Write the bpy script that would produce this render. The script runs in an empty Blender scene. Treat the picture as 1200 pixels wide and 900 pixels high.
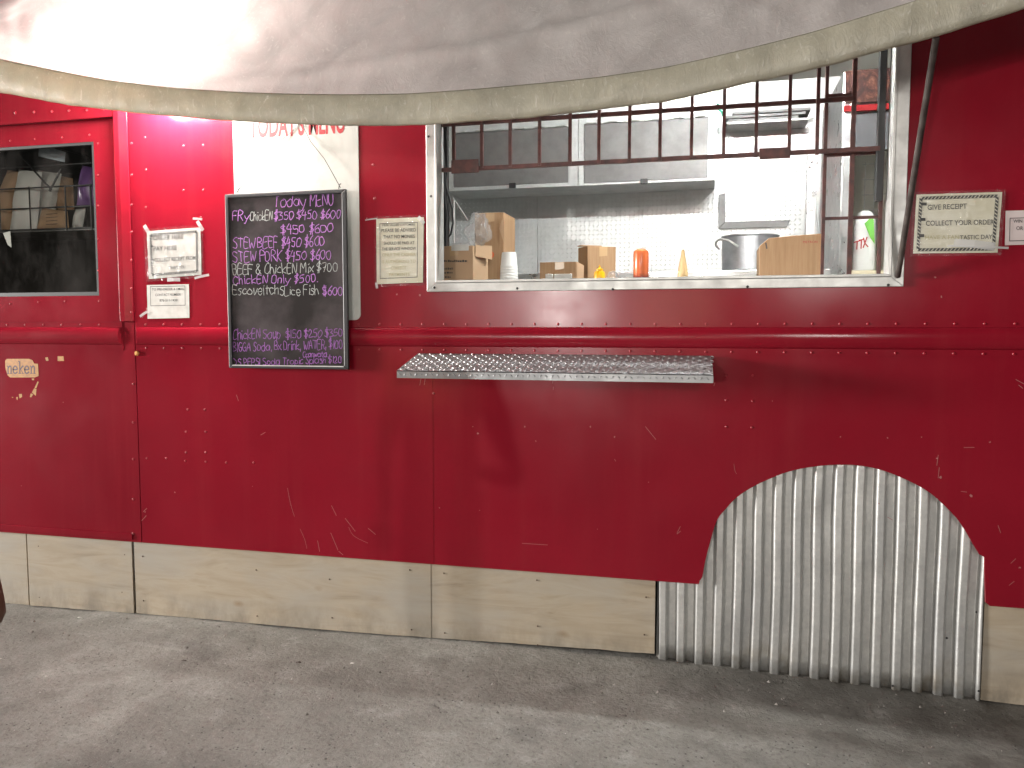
import bpy, bmesh, math, random
import numpy as np
from mathutils import Vector, Matrix, noise as mnoise

R = math.radians
S = bpy.context.scene
COL = S.collection
random.seed(7)
rng = np.random.default_rng(7)

# ------------------------------------------------------------------ camera
F, YAW, PIT, H, D = 930.0, R(13.8), R(4.06), 1.5, 3.537
FW = Vector((-math.sin(YAW) * math.cos(PIT), math.cos(YAW) * math.cos(PIT), -math.sin(PIT)))
RT = Vector((math.cos(YAW), math.sin(YAW), 0))
UP = RT.cross(FW)
EYE = Vector((0, -D, H))
cam = bpy.data.cameras.new('camera')
co = bpy.data.objects.new('camera', cam)
COL.objects.link(co)
cam.sensor_width = 36
cam.lens = 36 * F / 1200
cam.clip_end = 2000
co.matrix_world = Matrix(((RT.x, UP.x, -FW.x, EYE.x), (RT.y, UP.y, -FW.y, EYE.y), (RT.z, UP.z, -FW.z, EYE.z), (0, 0, 0, 1)))
S.camera = co

# ------------------------------------------------------------------ light
w = bpy.data.worlds.new('World')
S.world = w
w.use_nodes = True
nt = w.node_tree
sky = nt.nodes.new('ShaderNodeTexSky')
sky.sky_type = 'NISHITA'
sky.sun_disc = False
sky.sun_elevation = R(4)
sky.sun_rotation = R(200)
hs = nt.nodes.new('ShaderNodeHueSaturation')
hs.inputs['Saturation'].default_value = 0.35
nt.links.new(sky.outputs[0], hs.inputs['Color'])
nt.links.new(hs.outputs[0], nt.nodes['Background'].inputs[0])
nt.nodes['Background'].inputs[1].default_value = 0.012


def point(name, loc, power, radius, col=(1, 1, 1)):
    l = bpy.data.lights.new(name, 'POINT')
    l.energy = power
    l.shadow_soft_size = radius
    l.color = col
    o = bpy.data.objects.new(name, l)
    o.location = loc
    COL.objects.link(o)
    return o


# added fill behind the camera and the small far lamps across the road
point('rear_fill_light', (1.2, -6.0, 2.5), 270, 0.30, (1, 0.95, 0.90))
point('left_fill_light', (-20.0, -5.0, 2.6), 23500, 1.5, (1, 0.96, 0.92))  # added fill from the left, raking across the corrugated sheet
point('far_lamp_light', (-3.9, -18, 2.15), 1900, 0.20, (1, 0.95, 0.9))
point('far_lamp_light', (-6.8, -19, 2.55), 300, 0.3, (1, 0.95, 0.9))
point('far_lamp_light', (-1.0, -19, 2.3), 260, 0.3, (1, 0.85, 0.6))
point('far_lamp_light', (-6.2, -13, 0.35), 60, 0.12, (1, 0.35, 0.1))

S.view_settings.view_transform = 'Standard'
S.view_settings.look = 'None'
S.view_settings.exposure = 0.17
S.view_settings.gamma = 1
S.cycles.use_denoising = True
S.cycles.max_bounces = 8
S.cycles.sample_clamp_indirect = 6


# ------------------------------------------------------------------ helpers
def at(px, py, y=0.0):
    d = FW + RT * ((px - 600) / F) + UP * ((450 - py) / F)
    return EYE + d * ((D + y) / d.y)


class Mat:
    def __init__(s, name, base=(.5, .5, .5), rough=.5, metal=0, spec=.5):
        s.m = bpy.data.materials.new(name)
        s.m.use_nodes = True
        s.nt = s.m.node_tree
        s.b = s.nt.nodes['Principled BSDF']
        s.set('Base Color', base)
        s.set('Roughness', rough)
        s.set('Metallic', metal)
        s.set('Specular IOR Level', spec)
        s._pos = s._obj = None

    def node(s, t, **kw):
        n = s.nt.nodes.new(t)
        for k, v in kw.items():
            setattr(n, k, v)
        return n

    def plug(s, inp, v):
        if isinstance(v, bpy.types.NodeSocket):
            s.nt.links.new(v, inp)
        elif isinstance(v, (tuple, list)) and len(v) == 3 and inp.type == 'RGBA':
            inp.default_value = (*v, 1)
        else:
            inp.default_value = v

    def set(s, k, v):
        s.plug(s.b.inputs[k], v)

    @property
    def pos(s):
        if not s._pos:
            s._pos = s.node('ShaderNodeNewGeometry').outputs['Position']
        return s._pos

    @property
    def obj(s):
        if not s._obj:
            s._obj = s.node('ShaderNodeTexCoord').outputs['Object']
        return s._obj

    def map(s, scale, src=None, loc=(0, 0, 0), rot=(0, 0, 0)):
        n = s.node('ShaderNodeMapping')
        s.plug(n.inputs[0], src or s.pos)
        n.inputs['Scale'].default_value = scale
        n.inputs['Location'].default_value = loc
        n.inputs['Rotation'].default_value = rot
        return n.outputs[0]

    def noise(s, scale, detail=3, rough=.5, vec=None, dist=0):
        n = s.node('ShaderNodeTexNoise')
        s.plug(n.inputs['Vector'], vec or s.pos)
        n.inputs['Scale'].default_value = scale
        n.inputs['Detail'].default_value = detail
        n.inputs['Roughness'].default_value = rough
        n.inputs['Distortion'].default_value = dist
        return n.outputs['Fac']

    def voro(s, scale, vec=None, feature='F1', rnd=1):
        n = s.node('ShaderNodeTexVoronoi', feature=feature)
        s.plug(n.inputs['Vector'], vec or s.pos)
        n.inputs['Scale'].default_value = scale
        n.inputs['Randomness'].default_value = rnd
        return n.outputs

    def ramp(s, fac, stops):
        n = s.node('ShaderNodeValToRGB')
        s.plug(n.inputs[0], fac)
        e = n.color_ramp.elements
        while len(e) < len(stops):
            e.new(.5)
        for i, (p, c) in enumerate(stops):
            e[i].position = p
            e[i].color = (c, c, c, 1) if not isinstance(c, (tuple, list)) else (*c, 1)
        return n.outputs[0]

    def rng(s, fac, a, b, lo=0, hi=1):
        n = s.node('ShaderNodeMapRange')
        s.plug(n.inputs[0], fac)
        for i, v in enumerate((a, b, lo, hi)):
            n.inputs[i + 1].default_value = v
        return n.outputs[0]

    def mix(s, fac, a, b, mode='MIX'):
        n = s.node('ShaderNodeMix', data_type='RGBA', blend_type=mode)
        s.plug(n.inputs[0], fac)
        s.plug(n.inputs[6], a)
        s.plug(n.inputs[7], b)
        return n.outputs[2]

    def math(s, op, a, b=0):
        n = s.node('ShaderNodeMath', operation=op)
        s.plug(n.inputs[0], a)
        s.plug(n.inputs[1], b)
        return n.outputs[0]

    def sep(s, v):
        n = s.node('ShaderNodeSeparateXYZ')
        s.plug(n.inputs[0], v)
        return n.outputs

    def bump(s, h, strength=.3, dist=.01, normal=None, invert=False):
        n = s.node('ShaderNodeBump', invert=invert)
        n.inputs['Strength'].default_value = strength
        n.inputs['Distance'].default_value = dist
        s.plug(n.inputs['Height'], h)
        if normal:
            s.plug(n.inputs['Normal'], normal)
        s.set('Normal', n.outputs[0])
        return n.outputs[0]


WL = {}


class MB:
    def __init__(s):
        s.v, s.f = [], []

    def add(s, vs, fs):
        n = len(s.v)
        s.v += [tuple(v) for v in vs]
        s.f += [tuple(n + i for i in f) for f in fs]

    def box(s, x0, x1, y0, y1, z0, z1):
        s.add([(x0, y0, z0), (x1, y0, z0), (x1, y1, z0), (x0, y1, z0), (x0, y0, z1), (x1, y0, z1), (x1, y1, z1), (x0, y1, z1)],
              [(0, 3, 2, 1), (4, 5, 6, 7), (0, 1, 5, 4), (1, 2, 6, 5), (2, 3, 7, 6), (3, 0, 4, 7)])
        return s

    def hexa(s, front, back):
        """closed solid between two matching polygons (front counter clockwise seen from the viewer)"""
        n = len(front)
        s.add(list(front) + list(back), [tuple(range(n)), tuple(range(2 * n - 1, n - 1, -1))] +
              [(i, i + n, (i + 1) % n + n, (i + 1) % n) for i in range(n)])
        return s

    def slab(s, quad, t):
        q = [Vector(p) for p in quad]
        s.hexa(q, [p + Vector((0, t, 0)) for p in q])
        return s

    def obox(s, c, sx, sy, sz, rz):
        """box standing on c, turned rz about z"""
        ca, sa = math.cos(rz), math.sin(rz)
        P = []
        for z in (0, sz):
            for x, y in ((-sx / 2, -sy / 2), (sx / 2, -sy / 2), (sx / 2, sy / 2), (-sx / 2, sy / 2)):
                P.append((c[0] + x * ca - y * sa, c[1] + x * sa + y * ca, c[2] + z))
        s.add(P, [(0, 3, 2, 1), (4, 5, 6, 7), (0, 1, 5, 4), (1, 2, 6, 5), (2, 3, 7, 6), (3, 0, 4, 7)])
        return s

    def tube(s, path, r, seg=8, cap=True):
        path = [Vector(p) for p in path]
        n = len(path)
        rs = r if isinstance(r, (list, tuple)) else [r] * n
        t0 = (path[1] - path[0]).normalized()
        a = Vector((0, 0, 1)) if abs(t0.z) < .9 else Vector((1, 0, 0))
        nrm = (a - t0 * a.dot(t0)).normalized()
        base = len(s.v)
        for i, p in enumerate(path):
            t = (path[min(i + 1, n - 1)] - path[max(i - 1, 0)]).normalized()
            nrm = (nrm - t * nrm.dot(t)).normalized()
            b = t.cross(nrm)
            for k in range(seg):
                an = 2 * math.pi * k / seg
                s.v.append(tuple(p + (nrm * math.cos(an) + b * math.sin(an)) * rs[i]))
        for i in range(n - 1):
            for k in range(seg):
                k2 = (k + 1) % seg
                s.f.append((base + i * seg + k, base + i * seg + k2, base + (i + 1) * seg + k2, base + (i + 1) * seg + k))
        if cap:
            s.f.append(tuple(base + k for k in range(seg - 1, -1, -1)))
            s.f.append(tuple(base + (n - 1) * seg + k for k in range(seg)))
        return s

    def lathe(s, c, prof, seg=24):
        base = len(s.v)
        for r, z in prof:
            for k in range(seg):
                a = 2 * math.pi * k / seg
                s.v.append((c[0] + r * math.cos(a), c[1] + r * math.sin(a), c[2] + z))
        for i in range(len(prof) - 1):
            for k in range(seg):
                k2 = (k + 1) % seg
                s.f.append((base + i * seg + k, base + i * seg + k2, base + (i + 1) * seg + k2, base + (i + 1) * seg + k))
        s.f.append(tuple(base + k for k in range(seg - 1, -1, -1)))
        s.f.append(tuple(base + (len(prof) - 1) * seg + k for k in range(seg)))
        return s

    def dome(s, c, r, h=None):
        """rivet head on a wall facing -y"""
        h = h or r * .55
        base = len(s.v)
        for q, yy in ((1, 0), (.72, -.7), (.25, -1)):
            for k in range(8):
                a = 2 * math.pi * k / 8
                s.v.append((c[0] + r * q * math.cos(a), c[1] + h * yy, c[2] + r * q * math.sin(a)))
        for i in range(2):
            for k in range(8):
                k2 = (k + 1) % 8
                s.f.append((base + i * 8 + k, base + i * 8 + k2, base + (i + 1) * 8 + k2, base + (i + 1) * 8 + k))
        s.f.append(tuple(base + 16 + k for k in range(8)))
        return s

    def prism_x(s, prof, x0, x1, in0=0.0, in1=0.0):
        """profile of (y,z) points swept along x; the ends shrink by in0/in1 where the profile is proud (y<0)"""
        n = len(prof)
        A = [(x0 + in0 * max(0, -y), y, z) for y, z in prof]
        B = [(x1 - in1 * max(0, -y), y, z) for y, z in prof]
        s.add(A + B, [(i, (i + 1) % n, (i + 1) % n + n, i + n) for i in range(n)] + [tuple(range(n - 1, -1, -1)), tuple(range(n, 2 * n))])
        return s

    def ribbon(s, pts, wd, y):
        """flat stroke on a plane facing -y"""
        pts = [Vector((p[0], p[2])) for p in pts]
        n = len(pts)
        L, Rr = [], []
        for i in range(n):
            t = pts[min(i + 1, n - 1)] - pts[max(i - 1, 0)]
            t = t.normalized() if t.length > 1e-9 else Vector((1, 0))
            nn = Vector((-t.y, t.x)) * wd / 2
            e = t * wd * .35 * (-1 if i == 0 else 1 if i == n - 1 else 0)
            L.append(pts[i] + nn + e)
            Rr.append(pts[i] - nn + e)
        vs = [(p.x, y, p.y) for p in L] + [(p.x, y, p.y) for p in Rr]
        s.add(vs, [(i, i + n, i + 1 + n, i + 1) for i in range(n - 1)])
        return s

    def build(s, name, mat, parent=None, label=None, smooth=False, bevel=0, origin=None, cat=None, group=None, kind=None):
        vs = np.array(s.v)
        if origin is None:
            lo, hi = vs.min(0), vs.max(0)
            origin = ((lo[0] + hi[0]) / 2, (lo[1] + hi[1]) / 2, lo[2])
        origin = Vector(origin)
        me = bpy.data.meshes.new(name)
        me.from_pydata([tuple(Vector(v) - origin) for v in s.v], [], s.f)
        bm = bmesh.new()
        bm.from_mesh(me)
        bmesh.ops.recalc_face_normals(bm, faces=bm.faces) if kind != 'flat' else None
        bm.to_mesh(me)
        bm.free()
        if smooth:
            for p in me.polygons:
                p.use_smooth = True
            if smooth != 'all':
                me.set_sharp_from_angle(angle=R(40))
        me.materials.append(mat.m if isinstance(mat, Mat) else mat)
        o = bpy.data.objects.new(name, me)
        COL.objects.link(o)
        if parent:
            o.parent = parent
            o.location = origin - WL[parent.name]
        else:
            o.location = origin
        WL[o.name] = origin
        if bevel:
            b = o.modifiers.new('bevel', 'BEVEL')
            b.width = bevel
            b.segments = 2
            b.limit_method = 'ANGLE'
        tag(o, label, cat, group, kind if kind != 'flat' else None)
        return o


def tag(o, label=None, cat=None, group=None, kind=None):
    for k, v in (('label', label), ('category', cat), ('group', group), ('kind', kind)):
        if v:
            o[k] = v
    return o


def thing(name, loc, label, cat, group=None):
    o = bpy.data.objects.new(name, None)
    COL.objects.link(o)
    o.location = loc
    o.empty_display_size = .1
    WL[o.name] = Vector(loc)
    return tag(o, label, cat, group)


def holes_plate(outer, holes, y0, y1):
    """plate in the xz plane with holes, between y0 (front) and y1"""
    mb = MB()
    bm = bmesh.new()
    es = []
    loops = [outer] + holes
    for lp in loops:
        vs = [bm.verts.new((p[0], 0, p[1])) for p in lp]
        for i in range(len(vs)):
            es.append(bm.edges.new((vs[i], vs[(i + 1) % len(vs)])))
    bmesh.ops.triangle_fill(bm, edges=es, use_beauty=True)
    bm.verts.index_update()
    P = [(v.co.x, v.co.z) for v in bm.verts]
    Fs = [tuple(v.index for v in f.verts) for f in bm.faces]
    bm.free()
    n = len(P)
    mb.add([(x, y0, z) for x, z in P] + [(x, y1, z) for x, z in P], Fs + [tuple(i + n for i in reversed(f)) for f in Fs])
    k = 0
    for lp in loops:
        m = len(lp)
        for i in range(m):
            a, b = k + i, k + (i + 1) % m
            mb.f.append((a, b, b + n, a + n))
        k += m
    return mb


_txt = {}


def font_polys(txt, bold=0.0):
    if (txt, bold) in _txt:
        return _txt[(txt, bold)]
    cu = bpy.data.curves.new('t', 'FONT')
    cu.body = txt
    cu.offset = bold
    cu.resolution_u = 3
    o = bpy.data.objects.new('t', cu)
    me = bpy.data.meshes.new_from_object(o)
    vs = np.array([tuple(v.co) for v in me.vertices])
    fs = [tuple(p.vertices) for p in me.polygons]
    bpy.data.objects.remove(o)
    bpy.data.curves.remove(cu)
    bpy.data.meshes.remove(me)
    _txt[(txt, bold)] = (vs, fs)
    return vs, fs


def print_text(mb, txt, x0, x1, yb, h, y, slope=0.0, bold=0.0):
    """text on the plane y: from pixel column x0 to x1 of the photograph, baseline yb, capital height h"""
    vs, fs = font_polys(txt, bold)
    lo, hi = vs[:, 0].min(), vs[:, 0].max()
    out = []
    for v in vs:
        u = (v[0] - lo) / (hi - lo)
        out.append(at(x0 + u * (x1 - x0), yb + slope * u * (x1 - x0) - v[1] / .70 * h, y))
    mb.add(out, fs)


# single-stroke hand lettering, grid: baseline 0, capitals 10, x-height 6
O6 = "3,6 1,5 0,3 1,.6 3,0 5,.8 6,3 5,5.2 3,6"
G = {
    'T': "0,10 6,9.6;3,10 3,0", 'o': O6, 'd': O6 + ";5.8,10 5.8,0", 'a': O6 + ";5.8,6 5.8,.8 6.6,0", 'y': "0,6 1.5,2 3,1.4;6,6 4,1 2,-3 0,-3",
    'M': "0,0 .8,10 3.5,4 6.2,10 7,0", 'E': "5,10 0,10 0,0 5,0;0,5.4 4,5.4", 'N': "0,0 .4,10 5.2,0 5.6,10", 'U': "0,10 .2,2.5 2.6,0 5,2.4 5.5,10",
    'F': "5,10 0,10 0,0;0,5.4 4,5.4", 'R': "0,0 0,10 4,9.6 5,7.5 4,5.4 0,5;2,5 5.4,0", 'Y': "0,10 2.8,5.4;6,10 1.6,0", 'C': "5.4,8.6 3.5,10 1,8.6 0,5 1,1 3.4,0 5.6,1.6",
    'h': "0,10 0,0;0,4 2,6 4,5.4 4.4,0", 'i': "1,6 1,0;1,8.4 1.1,8.9", 'c': "4.6,5 2.6,6 .6,5 0,3 .6,.8 2.6,0 4.8,1.2", 'k': "0,10 0,0;4.4,6 .2,2.6 4.6,0",
    'S': "5,9 3,10 .8,9 .8,6.8 4.4,4.4 5,2 3,0 0,1", 'W': "0,10 1.4,0 3.4,6.4 5.4,0 7,10", 'B': "0,0 0,10 4,9.4 4.2,6.4 0,5.4 4.6,4.4 5,1.4 3.4,0 0,0",
    'P': "0,0 0,10 4.4,9.2 4.8,6.4 3.6,5 0,4.8", 'O': "3,10 .8,8.4 0,5 .8,1.2 3,0 5.2,1.4 6,5 5,8.8 3,10", 'r': "0,6 0,0;0,4 1.6,6 3.4,5.6", 'n': "0,6 0,0;0,4.2 2,6 4,5.2 4.4,0",
    'l': "1,10 1,0", 'x': "0,6 4.6,0;4.6,6 0,0", 'e': "0,3.2 4.8,3.4 4,5.6 2.2,6 .4,4.8 0,2.6 1.2,.4 3,0 5,1.2", 's': "4,5.4 2.2,6 .6,4.8 3.6,2.2 3,.2 0,.4",
    'v': "0,6 2.2,0 4.6,6", 't': "2,9 2,1 3.4,0;0,6 4.4,6", 'L': "0,10 0,0 5,0", 'I': "1,10 1,0", 'G': "5.4,8.6 3.2,10 .6,8 0,4.6 1,1 3.4,0 5.4,1.4 5.4,4.4 3,4.4",
    'A': "0,0 2.8,10 5.8,0;1,3.6 4.8,3.6", 'D': "0,0 0,10 3.6,9 5.4,5.4 4,1.2 0,0", 'H': "0,0 0,10;5.4,10 5.4,0;0,5 5.4,5", 'p': "0,6 0,-3.6;0,4.4 2.4,6 4.6,4.4 4.6,1.6 2.6,0 0,1.4",
    'u': "0,6 .2,1.4 2,0 4,1.6;4.4,6 4.6,0", 'w': "0,6 1.4,0 3,5 4.6,0 6.2,6", '&': "5.6,0 1,7.4 1.8,9.6 3.6,9.4 3.8,7.4 .4,3 .8,.6 3,0 5.4,3.6",
    '$': "5,8.4 3,9.2 .8,8.2 .8,6.4 4.4,4.4 5,2.4 3,.8 0,1.8;2.4,11 2.1,-1.2;3.5,11 3.2,-1.2", '0': "2.8,8.6 .8,7.4 0,4.4 .8,1 2.6,0 4.6,1.2 5.4,4.4 4.6,7.6 2.8,8.6", '1': "1.4,9 1.2,0",
    '2': "0,7 1.6,9 3.8,8 3.6,5.4 0,0 5,.4", '3': "0,8.6 3,9 4,7.2 1.6,5 4.4,3.6 4,.8 0,0", '4': "2.4,9.6 0,4 5,4.2;4.2,8 3.4,-1", '5': "5,9.4 1,9.2 .6,5.4 3.6,5.6 5,3 3.6,.4 0,.4",
    '6': "4.4,9.6 1.4,7 0,3 1.4,.2 4,.4 4.8,3 3,5 .4,3.6", '7': "0,9 5,9 2,0;1.4,4.8 4.6,5", '8': "3,4.6 .8,6.8 2.6,9 4.6,7 3,4.6 0,2.2 2.6,0 5,2 3,4.6", ',': "1,.8 .2,-1.8", '.': "0,0 .4,.3", '-': "0,4 3,4",
    'z': "0,6 4.4,6 0,0 4.6,0", 'K': "0,10 0,0;5,10 .2,4.6 5.2,0",
}


def smooth_poly(pts, k=3):
    if len(pts) < 3:
        return pts
    P = [pts[0]] + pts + [pts[-1]]
    out = []
    for i in range(1, len(P) - 2):
        p0, p1, p2, p3 = P[i - 1], P[i], P[i + 1], P[i + 2]
        for q in range(k):
            t = q / k
            out.append(tuple(.5 * ((2 * p1[j]) + (-p0[j] + p2[j]) * t + (2 * p0[j] - 5 * p1[j] + 4 * p2[j] - p3[j]) * t * t +
                                   (-p0[j] + 3 * p1[j] - 3 * p2[j] + p3[j]) * t ** 3) for j in range(2)))
    out.append(pts[-1])
    return out


_lift = [0]


def hand_text(mb, txt, x0, x1, yb, h, y, wd, slope=-.03, jit=.62, rnd=random.Random(3)):
    strokes, cx = [], 0.0
    for ch in txt:
        if ch == ' ':
            cx += 3.2
            continue
        st = []
        for s_ in G[ch].split(';'):
            st.append([tuple(float(q) for q in p.split(',')) for p in s_.split()])
        wmax = max(p[0] for s_ in st for p in s_)
        dy, sh = rnd.uniform(-.5, .5), rnd.uniform(-.06, .10)
        sc = rnd.uniform(.92, 1.06)
        for s_ in st:
            s_ = [(p[0] + rnd.uniform(-jit, jit) + sh * p[1], p[1] * sc + dy + rnd.uniform(-jit, jit)) for p in s_]
            strokes.append([(cx + p[0], p[1]) for p in smooth_poly(s_)])
        cx += wmax + 1.5
    tot = cx - 1.5
    for s_ in strokes:
        _lift[0] = (_lift[0] + 1) % 9
        pts = [at(x0 + p[0] / tot * (x1 - x0), yb + slope * (p[0] / tot) * (x1 - x0) - p[1] / 10 * h, y) for p in s_]
        mb.ribbon(pts, wd * rnd.uniform(.8, 1.15), y - .0001 * _lift[0])


# ------------------------------------------------------------------ materials
def red_paint(name='red_paint', base=(.242, .0070, .0185), rough=.19):
    m = Mat(name, base, rough, 0, .22)
    big = m.noise(.9, 4, .6)
    streak = m.noise(1, 4, .65, m.map((9, 9, .5)))
    fine = m.noise(60, 4, .7)
    c = m.mix(m.rng(big, .35, .7, 0, .7), base, tuple(q * .66 for q in base))
    c = m.mix(m.rng(streak, .5, .75, 0, .4), c, (.24, .016, .024))
    c = m.mix(m.rng(fine, .45, .8, 0, .25), c, tuple(q * .7 for q in base))
    v = m.voro(7.5)
    chip = m.math('LESS_THAN', m.math('ADD', v['Distance'], m.math('MULTIPLY', m.noise(170, 2), .05)), .047)
    sel = m.math('GREATER_THAN', m.noise(2.1, 2), .56)
    c = m.mix(m.math('MULTIPLY', m.math('MULTIPLY', chip, sel), .55), c, (.42, .20, .19))
    m.set('Base Color', c)
    m.set('Roughness', m.rng(m.noise(3.2, 5, .65), .3, .75, rough - .05, rough + .07))
    h = m.math('ADD', m.math('MULTIPLY', m.noise(1.6, 2, .4), .6), m.math('MULTIPLY', m.noise(240, 3), .004))
    m.bump(h, .5, .02)
    return m


RED = red_paint()
RED_DOOR = red_paint('red_paint_door', (.235, .0078, .0190), .21)
CHIP = Mat('bare_scratch', (.35, .11, .11), .6)
RIVET = Mat('rivet_red', (.30, .011, .022), .30)


def aluminium(name, base=(.62, .62, .60), rough=.32, dirt=.5, metal=.9):
    m = Mat(name, base, rough, metal)
    n = m.noise(14, 6, .65, m.map((1, 1, 1)))
    s = m.noise(12, 5, .6)
    c = m.mix(m.rng(n, .4, .75, 0, dirt), base, tuple(q * .55 for q in base))
    m.set('Base Color', c)
    m.set('Roughness', m.rng(s, .3, .75, rough - .08, rough + .22))
    m.bump(m.noise(25, 5), .15, .004)
    return m


ALU = aluminium('window_aluminium', (.58, .58, .56), .42, .5, .6)
SHELF = aluminium('chequer_plate', (.30, .305, .31), .34, .35, .5)
PLATE = aluminium('kitchen_chequer_plate', (.58, .59, .58), .36, .3, .4)
STEEL = aluminium('stainless_steel', (.60, .61, .61), .30, .3)
DOORST = aluminium('cabinet_door_steel', (.15, .15, .145), .5, .4, .25)
DARK = Mat('dark_interior', (.018, .016, .016), .8)
WHITEW = Mat('white_ceiling', (.62, .60, .54), .5)

GALV = Mat('galvanised_sheet', (.52, .52, .49), .45, .62)
n1 = GALV.noise(45, 5, .7)
n2 = GALV.noise(3, 4, .6, GALV.map((3, 1, .6)))
n3 = GALV.noise(9, 5, .6)
c_ = GALV.mix(GALV.rng(n1, .3, .7), (.66, .66, .635), (.52, .525, .515))
c_ = GALV.mix(GALV.rng(n2, .45, .75, 0, .55), c_, (.36, .37, .38))
zz = GALV.sep(GALV.pos)[2]
c_ = GALV.mix(GALV.math('MULTIPLY', GALV.rng(zz, .16, -.03), GALV.rng(n3, .46, .7)), c_, (.26, .22, .16))
GALV.set('Base Color', c_)
GALV.set('Roughness', GALV.rng(n3, .3, .7, .34, .5))
GALV.bump(GALV.noise(30, 5, .6), .2, .006)

PLY = Mat('weathered_plywood', (.5, .4, .27), .75)
g1 = PLY.noise(2.2, 7, .62, PLY.map((.9, 1, 5.5)), 1.6)
g2 = PLY.noise(2.4, 4, .55, PLY.map((.8, 1, 1.8)))
g3 = PLY.noise(40, 4, .6, PLY.map((.12, 1, 1)))
c_ = PLY.ramp(g1, [(.25, (.22, .172, .115)), (.40, (.35, .287, .205)), (.58, (.405, .342, .255)), (.80, (.31, .245, .16))])
c_ = PLY.mix(PLY.rng(g2, .42, .68, 0, .75), c_, (.355, .33, .285))
c_ = PLY.mix(PLY.rng(g3, .5, .75, 0, .22), c_, (.36, .28, .18))
kn = PLY.math('ADD', PLY.voro(2.6, PLY.map((1, 1, 1.9)))['Distance'], PLY.math('MULTIPLY', PLY.noise(22, 4), .06))
c_ = PLY.mix(PLY.rng(kn, .13, .045, 0, .75), c_, (.24, .16, .085))
zz = PLY.sep(PLY.pos)[2]
c_ = PLY.mix(PLY.math('MULTIPLY', PLY.rng(zz, .13, -.03), PLY.rng(PLY.noise(7, 5, .7, PLY.map((1, 1, .5))), .42, .66)), c_, (.20, .17, .13))
PLY.set('Base Color', c_)
PLY.bump(PLY.math('ADD', g1, PLY.math('MULTIPLY', g3, .4)), .25, .004)

CON = Mat('worn_concrete', (.3, .29, .27), .85)
p1 = CON.noise(.9, 6, .62, None, .4)
p2 = CON.noise(5, 7, .68)
p3 = CON.noise(55, 6, .72)
p4 = CON.noise(1.7, 4, .55, CON.map((1, 1.1, 1), loc=(3.7, 1.2, 0)), .3)
c_ = CON.ramp(p1, [(.30, (.175, .166, .148)), (.46, (.235, .226, .204)), (.60, (.29, .28, .255)), (.72, (.205, .196, .176))])
c_ = CON.mix(CON.rng(p2, .47, .68, 0, .75), c_, (.165, .153, .138))
c_ = CON.mix(CON.rng(p2, .44, .24, 0, .6), c_, (.46, .45, .425))
c_ = CON.mix(CON.rng(p4, .57, .66, 0, .55), c_, (.115, .106, .098))
c_ = CON.mix(CON.rng(p3, .53, .70, 0, .75), c_, (.085, .077, .068))
c_ = CON.mix(CON.rng(p3, .42, .26, 0, .45), c_, (.50, .48, .455))
xs_, ys_, _z = CON.sep(CON.pos)
stain_falloff = CON.math('MULTIPLY', CON.rng(CON.math('ADD', xs_, CON.math('MULTIPLY', CON.noise(2.2, 5, .65), 1.3)), .25, 1.25), CON.rng(CON.noise(3.1, 5, .7), .30, .62))  # brown ground stain that also paints in the light's falloff to the right
c_ = CON.mix(CON.math('MULTIPLY', stain_falloff, .72), c_, (.080, .071, .058))
pit = CON.voro(38)['Distance']
psel = CON.math('GREATER_THAN', CON.noise(4.2, 3, .6), .53)
pm = CON.math('MULTIPLY', CON.rng(pit, .20, .08), psel)
c_ = CON.mix(CON.math('MULTIPLY', pm, .85), c_, (.07, .064, .057))
CON.set('Base Color', c_)
CON.set('Roughness', CON.rng(p1, .3, .7, .7, .9))
hh = CON.math('ADD', CON.math('MULTIPLY', p3, .35), CON.math('ADD', p2, CON.math('MULTIPLY', pm, -.6)))
CON.bump(hh, .7, .025)

CARD = Mat('cardboard', (.45, .285, .155), .8)
CARD.set('Base Color', CARD.mix(CARD.rng(CARD.noise(1, 4, .6, CARD.map((70, 70, 5))), .3, .7), (.29, .17, .085), (.37, .23, .125)))
PTAPE = Mat('packing_tape', (.50, .34, .19), .22)
CARD_LIGHT = Mat('cardboard_pale', (.42, .275, .165), .8)
PAPER = Mat('white_paper', (.72, .71, .66), .6)
PAPER.set('Base Color', PAPER.mix(PAPER.rng(PAPER.noise(22, 3), .4, .7), (.60, .595, .56), (.50, .49, .45)))
PAPER_Y = Mat('yellowed_paper', (.62, .60, .48), .6)
PAPER_Y.set('Base Color', PAPER_Y.mix(PAPER_Y.rng(PAPER_Y.noise(9, 3), .35, .7), (.66, .64, .53), (.55, .52, .38)))
PAPER_P = Mat('pinkish_paper', (.55, .47, .46), .6)
INK = Mat('black_ink', (.03, .03, .03), .6)
INK_FADE_GLARE = Mat('faded_glare_ink', (.46, .42, .25), .6)
INK_GREY = Mat('grey_ink', (.045, .045, .043), .6)
INK_RED = Mat('red_ink', (.33, .008, .014), .5)
MENU_WHITE = Mat('white_board', (.52, .53, .50), .32)
sm = MENU_WHITE.noise(3.5, 6, .65, MENU_WHITE.map((1.4, 1, .8)), 1.2)
MENU_WHITE.set('Base Color', MENU_WHITE.mix(MENU_WHITE.rng(sm, .50, .74, 0, .55), (.54, .555, .52), (.28, .29, .265)))
BOARD = Mat('chalkboard_black', (.022, .020, .021), .22)
BOARD.set('Base Color', BOARD.mix(BOARD.rng(BOARD.noise(5, 5, .6), .4, .75), (.018, .016, .017), (.075, .064, .068)))
BOARD_FR = Mat('board_frame_black', (.025, .025, .028), .4)
CH_P = Mat('chalk_purple', (.42, .13, .58), .8)
CH_P.set('Base Color', CH_P.mix(CH_P.rng(CH_P.noise(60, 4, .7), .35, .7), (.52, .22, .63), (.20, .07, .28)))
CH_D = Mat('chalk_purple_faint', (.24, .07, .32), .8)
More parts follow.
